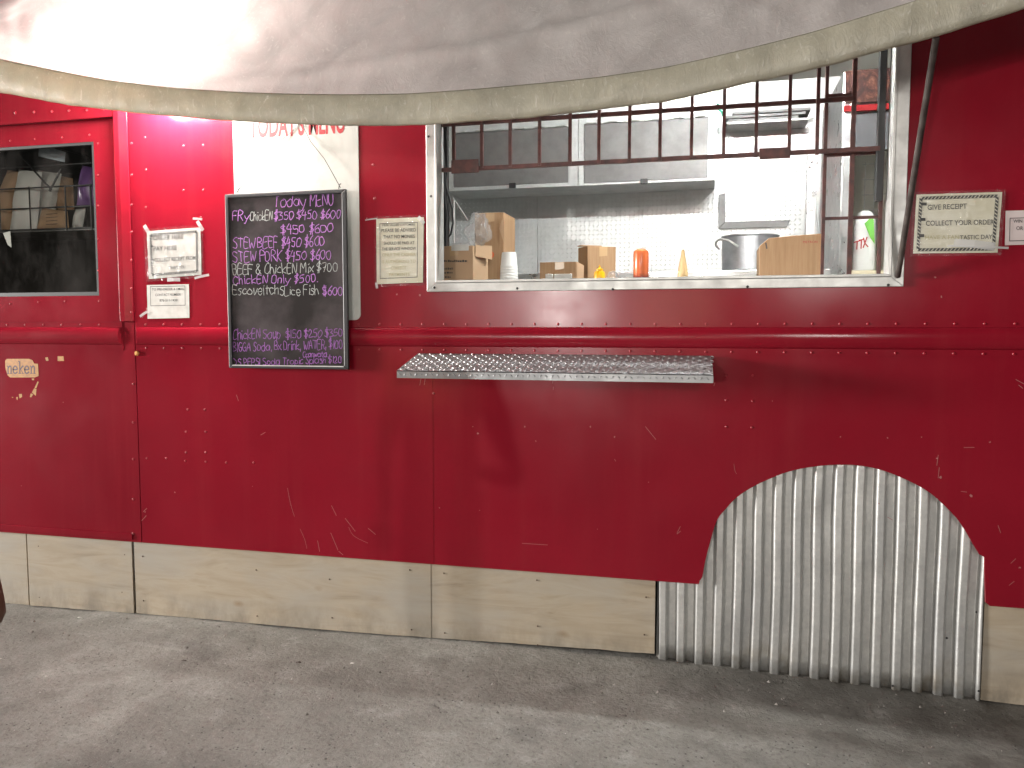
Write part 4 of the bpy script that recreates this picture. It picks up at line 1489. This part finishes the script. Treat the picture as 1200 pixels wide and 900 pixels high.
def crumple(name, c, sx, sy, sz, mat, label, cat, seed, subs=3, rough=.35, group=None):
    bm = bmesh.new()
    bmesh.ops.create_icosphere(bm, subdivisions=subs, radius=1)
    for v in bm.verts:
        p_ = v.co.copy()
        f = 1 + rough * mnoise.noise(p_ * 1.7 + Vector((seed, 0, 0))) + rough * .55 * mnoise.noise(p_ * 4 + Vector((0, seed, 0)))
        v.co = Vector((p_.x * sx * f, p_.y * sy * f, max(-.98, p_.z * f) * sz + sz))
    mb = MB()
    mb.add([v.co + Vector(c) for v in bm.verts], [tuple(q.index for q in f.verts) for f in bm.faces])
    bm.free()
    return mb.build(name, mat, None, label, cat=cat, group=group, origin=c)


y = .17
c = at(717.5, 326, y)
crumple('plastic_wrap', (c.x, y, CT), .030, .03, .027, BAG, 'crumpled clear plastic wrap right of the yellow bottle', 'plastic bag', 3)
c = at(731, 325, y)
crumple('plastic_wrap', (c.x, y, CT), .022, .03, .015, BAG, 'flat scrap of clear plastic left of the orange bottle', 'plastic bag', 8)
yb_ = .22
c = at(559, 290, yb_)
crumple('plastic_bag', (at(556, 288, .2).x, .27, CT + (zat(535, 288, .16) - CT)), .052, .05, .082, BAG, 'clear plastic bag standing on top of the printed box', 'plastic bag', 5, 4, .5)
c = at(577, 326, .30)
MB().lathe((c.x, .30, CT), [(.024, 0), (.028, .004), (.030, .032), (.027, .034), (.024, .006), (.001, .005)], 20).build('black_tub', BLACK, None, 'small black tub in the gap between the printed box and the foam cups', smooth=True, cat='tub')
# steel tray and small tub
y = .30
a, b = at(768, 322, y), at(792, 322, y)
tm = MB()
tm.lathe(((a.x + b.x) / 2, y + .07, CT), [(.05, 0), (.085, .014), (.092, .015), (.092, .018), (.05, .003), (.001, .0025)], 28)
tm.build('steel_plate', STEEL, None, 'shallow steel plate on the counter between the orange bottle and the tan bottle', smooth=True, cat='plate')
c = at(767.5, 325, .18)
MB().lathe((c.x, .18, CT), [(.009, 0), (.011, .022), (.012, .024), (.010, .024), (.009, .004), (.001, .004)], 16).build('sauce_tub', WHITE_PL, None, 'tiny white tub right beside the orange bottle', smooth=True, cat='cup')

# big carton at the right
y = .24
bp = [(890, 330), (965, 330), (964, 273.5), (944, 275), (930, 276), (901, 279), (890.5, 288)]
t = thing('cardboard_box', (at(928, 325, y).x, y, CT), 'big plain cardboard carton with a folded corner in front of the steel pot', 'cardboard box', 'cardboard boxes in the serving window')
fp = [at(*p, y) for p in bp]
for p in fp[:2]:
    p.z = CT
MB().hexa(fp, [p + Vector((0, .24, 0)) for p in fp]).build('carton', CARD, t, bevel=.002)
pt = MB()
print_text(pt, "METRON", 941, 958, 285, 2.6, y - .0012, -.02)
pt.build('printing', INK_RED, t, kind='flat')
mk = MB()
cpt = at(898, 288, y - .0012)
mk.ribbon([at(897.5, 285, y), at(898.5, 291, y)], .006, y - .0012)
mk.build('stain', BROWN, t, kind='flat')

# pot on the range
y = 1.40
x0, x1 = at(845.5, 300, y - .1).x, at(914, 300, y - .1).x
r_ = (x1 - x0) / 2
pc = ((x0 + x1) / 2, y, PZ + .001)
zt = zat(870, 274, y - .15) - PZ
pot = thing('stock_pot', pc, 'dented aluminium stock pot with loop handles behind the big carton', 'pot')
MB().lathe(pc, [(r_ * .9, 0), (r_ * .97, .012), (r_ * .98, zt - .012), (r_ * 1.02, zt - .006), (r_ * 1.02, zt), (r_ * .96, zt), (r_ * .95, .02), (.001, .015)], 40).build('body', POT, pot, smooth=True)
for an in (R(222), R(42)):
    d_ = Vector((math.cos(an), math.sin(an), 0))
    s_ = Vector((-math.sin(an), math.cos(an), 0))
    cc = Vector(pc) + d_ * r_ * .985 + Vector((0, 0, zt * .68))
    pth = []
    for k in range(13):
        a = math.pi * k / 12
        pth.append(cc + s_ * (.075 * math.cos(a)) + d_ * (.008 + .058 * math.sin(a) ** .6) + Vector((0, 0, .045 * math.sin(a) - .005)))
    MB().tube(pth, .007, 8).build('handle', ALU, pot, smooth=True)

# food warmer at the right end of the kitchen
WY = .90
wx0, wx1 = at(985, 200, WY).x, at(1052, 200, WY).x + .25
wtop = zat(1000, 82, WY)
fw = thing('food_warmer', ((wx0 + wx1) / 2, WY + .35, .86), 'tall stainless cabinet with a dark food picture at the right of the kitchen', 'cabinet')
MB().box(wx0, wx0 + .06, WY, WY + .75, .862, wtop).build('side_post', STEEL, fw, bevel=.012)
MB().box(wx0 + .061, wx1, WY + .7, WY + .74, .862, wtop - .002).build('rear_panel', WHITEW, fw)
MB().box(wx0 + .061, wx1, WY + .02, WY + .69, wtop - .05, wtop - .001).build('top_panel', STEEL, fw)
MB().box(wx0 + .061, wx1, WY + .01, WY + .05, zat(1015, 176, WY), zat(1015, 131, WY)).build('upper_panel', Mat('dull_warmer_panel', (.05, .052, .055), .6, 0, .3), fw, bevel=.003)
MEAT = Mat('food_picture', (.08, .03, .02), .6, 0, .15)
v_ = MEAT.noise(14, 5, .6, None, 2.5)
MEAT.set('Base Color', MEAT.ramp(v_, [(.3, (.006, .003, .003)), (.5, (.026, .009, .007)), (.62, (.06, .024, .016)), (.75, (.12, .07, .04))]))
MB().box(wx0 + .010, wx1, WY - .008, WY + .0095, zat(1015, 120, WY), zat(1000, 83, WY)).build('picture_panel', MEAT, fw, 'dark brown picture of grilled food')
MB().box(wx0 + .005, wx1, WY - .012, WY + .0095, zat(1015, 130, WY), zat(1015, 123, WY)).build('red_strip', Mat('red_strip', (.13, .004, .005), .6, 0, .15), fw)
shz = zat(1010, 318, WY + .1)
MB().box(wx0 + .061, wx1, WY + .02, WY + .69, shz - .03, shz).build('warmer_shelf', Mat('cream_shelf', (.62, .55, .38), .5), fw)
wk = MB()
for px in (1013, 1024, 1030):
    x = at(px, 230, WY + .4).x
    wk.tube([(x, WY + .4, shz + .01), (x, WY + .4, zat(px, 190, WY + .4))], .003, 6)
for py in (192, 210, 228, 246):
    z = zat(1020, py, WY + .4)
    wk.tube([(at(1010, py, WY + .4).x, WY + .4, z), (at(1040, py, WY + .4).x, WY + .4, z)], .003, 6)
wk.build('wire_rack', ALU, fw)
pl_ = MB()
pl_.box(at(946, 200, 1.3).x, at(958, 200, 1.3).x, 1.3, 1.33, .87, zat(950, 176, 1.3))
pl_.build('door_post', STEEL, truck, bevel=.003)

y = WY + .14
c = at(1012, 316, y)
r_ = (at(1026, 290, y).x - at(1000, 290, y).x) / 2
zt = zat(1012, 247, y) - shz
bg = thing('flour_sack', (c.x, y, shz), 'white upright sack with a green stripe and red lettering on the warmer shelf', 'sack')
sk = MB()
base = len(sk.v)
prof = [(1.0, 0), (1.06, .04), (1.02, .35), (1.0, .7), (.9, .86), (.62, .96), (.3, 1.0)]
for q, z in prof:
    for k in range(20):
        a = 6.283 * k / 20
        ww = q * (1 + .05 * mnoise.noise(Vector((math.cos(a) * 2, math.sin(a) * 2, z * 4))))
        sk.v.append((c.x + r_ * ww * math.copysign(abs(math.cos(a)) ** .7, math.cos(a)), y + r_ * .6 * ww * math.copysign(abs(math.sin(a)) ** .7, math.sin(a)), shz + z * zt))
for i in range(len(prof) - 1):
    for k in range(20):
        k2 = (k + 1) % 20
        sk.f.append((i * 20 + k, i * 20 + k2, (i + 1) * 20 + k2, (i + 1) * 20 + k))
sk.f.append(tuple(range(19, -1, -1)))
sk.f.append(tuple(6 * 20 + k for k in range(20)))
sk.build('sack_body', WHITE_PL, bg, smooth='all')
yf = y - r_ * .6 * 1.12 - .003
MB().add([at(*p, yf) for p in ((1014, 259), (1022, 255), (1025, 285), (1020, 280))], [(0, 1, 2, 3)])
gs = MB()
gs.add([at(*p, yf) for p in ((1013, 262), (1021, 254), (1024, 258), (1025, 286), (1020, 279))], [(0, 1, 2, 3, 4)])
gs.build('green_stripe', GREEN, bg, kind='flat')
rt_ = MB()
for s_ in ([(1001, 284), (1008, 282)], [(1004.5, 283), (1004, 292)], [(1007, 281.5), (1012, 280.5)], [(1009.5, 281), (1009, 291)], [(1012, 279), (1013.5, 285), (1017, 289)], [(1016, 278), (1013.5, 285), (1011.5, 290)]):
    rt_.ribbon([at(*p, yf) for p in s_], .006, yf - .0002 * (1 + len(rt_.v) % 5))
rt_.build('red_lettering', SACKRED, bg, kind='flat')

# trays on the bracket high on the far wall
y = BW - .22
zs = zat(890, 141, y)
for i, (pa, pb, dz) in enumerate(((853, 936, .0), (848, 944, .022), (858, 950, .044))):
    x0, x1 = at(pa, 135, y).x, at(pb, 135, y).x
    tr = MB()
    z0 = zs + dz
    for A, B in (((x0, y, z0), (x1, y + .2, z0 + .003)), ((x0, y, z0 + .003), (x1, y + .004, z0 + .016)), ((x0, y + .196, z0 + .003), (x1, y + .2, z0 + .016)),
                 ((x0, y + .004, z0 + .003), (x0 + .004, y + .196, z0 + .016)), ((x1 - .004, y + .004, z0 + .003), (x1, y + .196, z0 + .016))):
        tr.box(A[0], B[0], A[1], B[1], A[2], B[2])
    tr.build('baking_tray', DOORST, None, ('lowest of the three flat trays stacked high on the kitchen wall', 'middle one of the three flat trays stacked high on the kitchen wall', 'topmost of the three flat trays stacked high on the kitchen wall')[i], cat='tray',
             group='flat trays stacked high on the kitchen wall')
br = MB()
br.box(at(852, 140, y).x, at(948, 140, y).x, y, BW - .001, zs - .012, zs - .001)
br.build('tray_bracket', ALU, kwo)
MB().tube([at(841, 122, 1.5), at(842, 128, 1.49), at(846, 131, 1.49), at(847, 136, 1.49)], .006, 6).build('green_cord', Mat('green_string', (.02, .35, .2), .5), None, 'short green cord hanging at the top right corner of the wall cabinet', smooth=True, cat='cord')

# cables at the left of the window
for pts, r_, lab in (([(512, 150), (514, 190), (516, 240), (518, 300)], .012, 'thick black cable hanging nearest the left window jamb'),
                     ([(516, 160), (520, 215), (524, 252), (523, 290)], .009, 'straight black cable second from the left window jamb'),
                     ([(519, 175), (523, 220), (530, 245), (531, 262), (528, 275), (523, 280)], .005, 'thin black cable bowing out into a loop by the left jamb')):
    MB().tube([at(*p, .16 + .05 * (r_ < .01)) for p in pts], r_, 8).build('cable', CABLE, None, lab, smooth=True, cat='cable', group='black cables inside the left end of the window')
MB().box(at(519, 200, .30).x, at(524, 200, .30).x, .30, .33, CT, CEIL - .002).build('inner_post', DARK, truck)
MB().tube([at(532, 235, .7), at(532, 285, .7)], .006, 8).build('rod', ALU, truck, smooth=True)
MB().tube([at(531, 232, .75), at(548, 258, .75)], .004, 8).build('stay_wire', ALU, truck, smooth=True)

# ------------------------------------------------------------------ behind the side window
RY = .30
wrk = thing('wire_rack', (at(40, 270, RY).x, RY, at(40, 270, RY).z), 'black wire rack holding bags behind the dark side window', 'rack')
wb = MB()
for py, xe in ((195, 108), (220, 108), (244, 108), (269, 110)):
    z = zat(40, py, RY)
    wb.tube([(-4.3, RY, z), (at(xe, py, RY).x, RY, z)], .0045, 6)
for px in (-28, 1, 36.5, 78.5, 108):
    x = at(px, 245, RY).x
    wb.tube([(x, RY - .008, zat(px, 270, RY)), (x, RY - .008, zat(px, 219, RY))], .0045, 6)
wb.tube([at(22, 180, RY - .02), at(40, 200, RY - .02), at(60, 222, RY - .02)], .006, 6)
wb.tube([at(72, 198, RY - .02), at(58, 224, RY - .02)], .006, 6)
wb.build('wires', BLACK, wrk)
zf = zat(40, 269, RY)
MB().box(-4.3, at(110, 269, RY).x, RY + .006, RY + .4, zf - .012, zf - .002).build('rack_floor', DOORST, wrk)


def pack(name, quad, y, dp, mat, label, cat, film_=False):
    q = [at(*p, y) for p in quad]           # bl, br, tr, tl
    b = MB()
    N = 9
    for side_ in (0, 1):
        for j in range(N + 1):
            for i in range(N + 1):
                u, v = i / N, j / N
                pp = q[0].lerp(q[1], u).lerp(q[3].lerp(q[2], u), v)
                bl_ = (math.sin(math.pi * u) * math.sin(math.pi * v)) ** .5 if 0 < u < 1 and 0 < v < 1 else 0
                off = dp / 2 + (dp / 2 * bl_ * (1 if side_ else -1)) + .012 * mnoise.noise(Vector((u * 4, v * 4, quad[0][0] + side_ * 5))) * bl_
                b.v.append((pp.x, pp.y + off, pp.z))
    M1 = (N + 1) * (N + 1)
    for j in range(N):
        for i in range(N):
            a = j * (N + 1) + i
            b.f.append((a, a + 1, a + N + 2, a + N + 1))
            b.f.append((M1 + a, M1 + a + N + 1, M1 + a + N + 2, M1 + a + 1))
    return b.build(name, mat, None, label, cat=cat, smooth='all', kind=None)


pack('bread_bag', [(4, 268), (36, 268), (42, 200), (14, 197)], RY + .03, .09, WHITE_PL, 'white wrapped packet leaning at the left end of the wire rack', 'packet')
pack('tan_package', [(-24, 268), (6, 268), (20, 200), (2, 198)], RY + .06, .08, CARD_LIGHT, 'tan packet at the left edge of the side window', 'packet')
pack('clear_packet', [(37, 268), (54, 268), (66, 202), (38, 198)], RY + .10, .08, PAPER, 'pale shiny packet in the middle of the wire rack', 'packet')
pk = pack('paper_packet', [(40, 268), (78, 268), (76, 247), (46, 243)], RY + .012, .04, CARD_LIGHT, 'brown paper packet with printed lines lying low in the wire rack', 'packet')
pl2 = MB()
for q in range(4):
    print_text(pl2, ("BREAD", "WHOLE", "FRESH", "SOFT")[q], 54, 66, 251 + q * 4, 2.2, RY + .004)  if False else pl2.ribbon([at(53, 251 + q * 4, RY), at(66, 250 + q * 4, RY)], .003, RY + .006)
pl2.build('printing', INK_GREY, pk, kind='flat')
pack('tan_package', [(58, 245), (82, 245), (80, 208), (66, 205)], RY + .13, .07, CARD, 'brown packet behind the middle of the wire rack', 'packet')
pack('purple_bag', [(83, 241), (109, 240), (107, 196), (90, 192)], RY + .02, .08, PURPLE, 'dark purple bag at the right end of the wire rack', 'bag')
pack('blue_paper', [(44, 183), (75, 190), (76, 178), (45, 168)], RY - .05, .01, BLUEGREY, 'blue grey paper sheet stuck up above the wire rack', 'paper')
pack('white_packet', [(80, 268), (92, 268), (96, 243), (84, 244)], RY + .05, .06, WHITE_PL, 'small white packet below the purple bag', 'packet')
pq = MB()
pq.add([at(*p, .046) for p in ((3.5, 273), (12, 271), (13.5, 290), (9, 287))], [(0, 3, 2, 1)])
pq.build('paper_scrap', PAPER, None, 'torn white paper scrap stuck on the side window glass', cat='paper', kind='flat')
bxm = MB()
bxm.box(at(4, 190, .5).x, at(70, 190, .5).x, .5, .75, zat(40, 196, .5), zat(40, 175, .5))
bxm.build('dark_bundle', BLACK, None, 'dark bundle on top of the wire rack behind the side window', cat='bundle', bevel=.02)

# ------------------------------------------------------------------ litter on the ground
lb = MB()
rl = random.Random(21)
for k in range(420):
    x, y = rl.uniform(-4.6, 2.2), -abs(rl.gauss(0, 1)) * .8 - .02
    r_ = rl.choice((.0025, .003, .004, .005, .007))
    n = 6
    a0 = rl.uniform(0, 6)
    z = gz(x) - .001
    top = (x, y, z + r_ * 1.1)
    rg = [(x + r_ * rl.uniform(.6, 1.4) * math.cos(a0 + 6.283 * i / n), y + r_ * rl.uniform(.6, 1.4) * math.sin(a0 + 6.283 * i / n), z) for i in range(n)]
    lb.add(rg + [top], [(i, (i + 1) % n, n) for i in range(n)])
PEB = Mat('grit', (.3, .28, .26), .9)
PEB.set('Base Color', PEB.ramp(PEB.noise(9, 2), [(.35, (.08, .07, .06)), (.55, (.26, .24, .22)), (.7, (.48, .46, .43))]))
lb.build('grit', PEB, None, 'loose grit and crumbs scattered over the concrete', kind='stuff')
DRY = Mat('dry_leaf', (.07, .055, .045), .9)
g_leaf = []
for px, py, mt, lab in ((215, 773, DRY, 'dark dry leaf lying alone on the concrete below the long pale board'), (350, 776, DRY, 'dark dry leaf left of the white flake on the concrete'), (413, 778, PAPER, 'white flake lying on the concrete below the long board'), (93, 720, PAPER, 'white flake at the foot of the short dirty board')):
    d_ = (FW + RT * ((px - 600) / F) + UP * ((450 - py) / F))
    tt = (gz(-1.8) - H + .006) / d_.z
    c = EYE + d_ * tt
    c.z = gz(c.x) + .004
    l_ = MB()
    n = 9
    rr_ = .012
    l_.add([(c.x + rr_ * (1.3 if mt is DRY else 1) * rl.uniform(.7, 1.1) * math.cos(6.283 * i / n), c.y + rr_ * rl.uniform(.6, 1) * math.sin(6.283 * i / n), c.z + .003 * rl.random()) for i in range(n)] + [(c.x, c.y, c.z + .006)], [(i, (i + 1) % n, n) for i in range(n)])
    l_.build('dry_leaf' if mt is DRY else 'paper_flake', mt, None, lab, cat='leaf' if mt is DRY else 'scrap', kind='flat')

# ------------------------------------------------------------------ person, only an elbow reaches into the picture
E_ = at(-19, 733, -2.42)
SK = Mat('brown_skin', (.17, .075, .045), .5)
SHIRT = Mat('dark_shirt', (.03, .03, .035), .8)
PANTS = Mat('dark_jeans', (.03, .04, .07), .8)
HAIR = Mat('black_hair', (.012, .010, .010), .7)
bxp = E_.x - .33
byp = E_.y + .03
g0 = gz(bxp)
person = thing('person', (bxp, byp, g0), 'person in a dark shirt at the left edge, only a bare brown elbow showing', 'person')


def skin_mesh(name, verts, edges, radii, mat, parent, root=0, sub=2):
    me = bpy.data.meshes.new(name)
    o_ = Vector((bxp, byp, g0))
    me.from_pydata([tuple(Vector(v)) for v in verts], edges, [])
    o = bpy.data.objects.new(name, me)
    COL.objects.link(o)
    sm_ = o.modifiers.new('skin', 'SKIN')
    sm_.use_smooth_shade = True
    lay = me.skin_vertices[0].data if me.skin_vertices else None
    if lay is None:
        bm = bmesh.new()
        bm.from_mesh(me)
        bm.verts.layers.skin.verify()
        bm.to_mesh(me)
        bm.free()
        lay = me.skin_vertices[0].data
    for i, r in enumerate(radii):
        lay[i].radius = r if isinstance(r, tuple) else (r, r)
        lay[i].use_root = i == root
    sb = o.modifiers.new('sub', 'SUBSURF')
    sb.levels = sb.render_levels = sub
    me.materials.append(mat.m)
    o.parent = parent
    WL[o.name] = o_
    return o


el = Vector((E_.x - bxp, E_.y - byp, E_.z - g0))
V = [(0, 0, .95), (0, .01, 1.08), (0, .01, 1.25), (0, 0, 1.40), (0, 0, 1.50), (0, .02, 1.60), (0, .03, 1.70), (0, .02, 1.76),
     (.17, 0, 1.40), tuple(el), (el.x - .20, el.y + .11, el.z + .03), (el.x - .27, el.y + .13, el.z + .045),
     (-.17, 0, 1.40), (-.25, -.03, 1.12), (-.24, .05, .88), (-.24, .07, .80),
     (.09, 0, .88), (.10, .02, .48), (.10, -.02, .09), (.11, .10, .035), (.11, .18, .03),
     (-.09, 0, .88), (-.10, .02, .48), (-.10, -.02, .09), (-.11, .10, .035), (-.11, .18, .03), (0, .10, 1.62)]
Ed = [(0, 1), (1, 2), (2, 3), (3, 4), (4, 5), (5, 6), (6, 7), (3, 8), (8, 9), (9, 10), (10, 11), (3, 12), (12, 13), (13, 14), (14, 15), (0, 16), (16, 17), (17, 18), (18, 19), (19, 20), (0, 21), (21, 22), (22, 23), (23, 24), (24, 25)]
Rd = [(.15, .11), (.14, .10), (.16, .11), (.14, .09), .055, (.075, .09), (.08, .095), (.05, .06), .058, .043, .030, .033, .058, .043, .030, .033, .085, .058, .042, .038, .03, .085, .058, .042, .038, .03, .012]
body = skin_mesh('body', V[:-1], Ed, Rd[:-1], SK, person)
# fingers: five short chains at each wrist
for (wp, dr) in ((Vector(V[11]), Vector((-.9, .35, .2)).normalized()), (Vector(V[15]), Vector((0, .25, -1)).normalized())):
    sd = dr.cross(Vector((0, 0, 1))).normalized()
    up_ = sd.cross(dr)
    fv, fe, frd = [tuple(wp)], [], [.026]
    for k, (o_, l_) in enumerate(((-.030, .075), (-.010, .085), (.010, .080), (.029, .065))):
        b_ = len(fv)
        kn_ = wp + dr * .075 + sd * o_
        fv += [tuple(kn_), tuple(kn_ + dr * l_ * .5 - up_ * .01), tuple(kn_ + dr * l_ * .85 - up_ * .035)]
        fe += [(0, b_), (b_, b_ + 1), (b_ + 1, b_ + 2)]
        frd += [.0105, .009, .0075]
    b_ = len(fv)
    th = wp + dr * .03 - sd * .035
    fv += [tuple(th), tuple(th + dr * .03 - sd * .022), tuple(th + dr * .055 - sd * .026)]
    fe += [(0, b_), (b_, b_ + 1), (b_ + 1, b_ + 2)]
    frd += [.013, .010, .008]
    skin_mesh('hand', fv, fe, frd, SK, person)
slv = Vector(V[8]).lerp(el, .62)
SV = [(0, 0, .87), (0, .01, 1.08), (0, .01, 1.25), (0, 0, 1.41), (.17, 0, 1.41), tuple(slv), (-.17, 0, 1.41), tuple(Vector((-.17, 0, 1.41)).lerp(Vector((-.25, -.03, 1.12)), .6))]
skin_mesh('shirt', SV, [(0, 1), (1, 2), (2, 3), (3, 4), (4, 5), (3, 6), (6, 7)], [(.19, .15), (.172, .132), (.18, .13), (.155, .105), .072, .062, .072, .062], SHIRT, person)
TV = [(0, 0, .97), (.09, 0, .86), (.10, .02, .48), (.10, -.02, .07), (-.09, 0, .86), (-.10, .02, .48), (-.10, -.02, .07)]
skin_mesh('trousers', TV, [(0, 1), (1, 2), (2, 3), (0, 4), (4, 5), (5, 6)], [(.158, .118), .10, .075, .062, .10, .075, .062], PANTS, person)
hd = MB()
bm = bmesh.new()
bmesh.ops.create_icosphere(bm, subdivisions=4, radius=1)
hv = [v.co.copy() for v in bm.verts]
hf = [tuple(q.index for q in f.verts) for f in bm.faces if sum(hv[q.index].z - .55 * hv[q.index].y for q in f.verts) > .15]
bm.free()
used = sorted({i for f in hf for i in f})
rem = {o: n for n, o in enumerate(used)}
hd.add([Vector((bxp, byp + .022, g0 + 1.665)) + Vector((hv[i].x * .089, hv[i].y * .105, hv[i].z * .125)) for i in used], [tuple(rem[i] for i in f) for f in hf])
hd.build('hair', HAIR, person, smooth='all')
fc = MB()
fy = byp + .118
fz = g0 + 1.645
fc.add([(bxp - .014, fy - .014, fz - .04), (bxp + .014, fy - .014, fz - .04), (bxp, fy - .012, fz + .012), (bxp, fy + .016, fz - .034)], [(0, 1, 3), (1, 2, 3), (2, 0, 3), (0, 2, 1)])
fc.build('nose', SK, person, smooth='all')
for sx in (-.033, .033):
    MB().lathe((bxp + sx, fy - .022, fz + .006), [(.001, -.011), (.010, -.006), (.012, 0), (.010, .006), (.001, .011)], 12).build('eye', Mat('eye', (.25, .22, .2), .2), person, smooth='all')
    MB().tube([(bxp + sx * 2.65, byp + .01, fz + .02), (bxp + sx * 2.85, byp, fz + .005), (bxp + sx * 2.6, byp + .01, fz - .035)], [.012, .016, .008], 8).build('ear', SK, person, smooth='all')
MB().tube([(bxp - .024, fy - .018, fz - .068), (bxp, fy - .010, fz - .066), (bxp + .024, fy - .018, fz - .068)], [.003, .007, .003], 8).build('mouth', Mat('lips', (.15, .05, .045), .4), person, smooth='all')
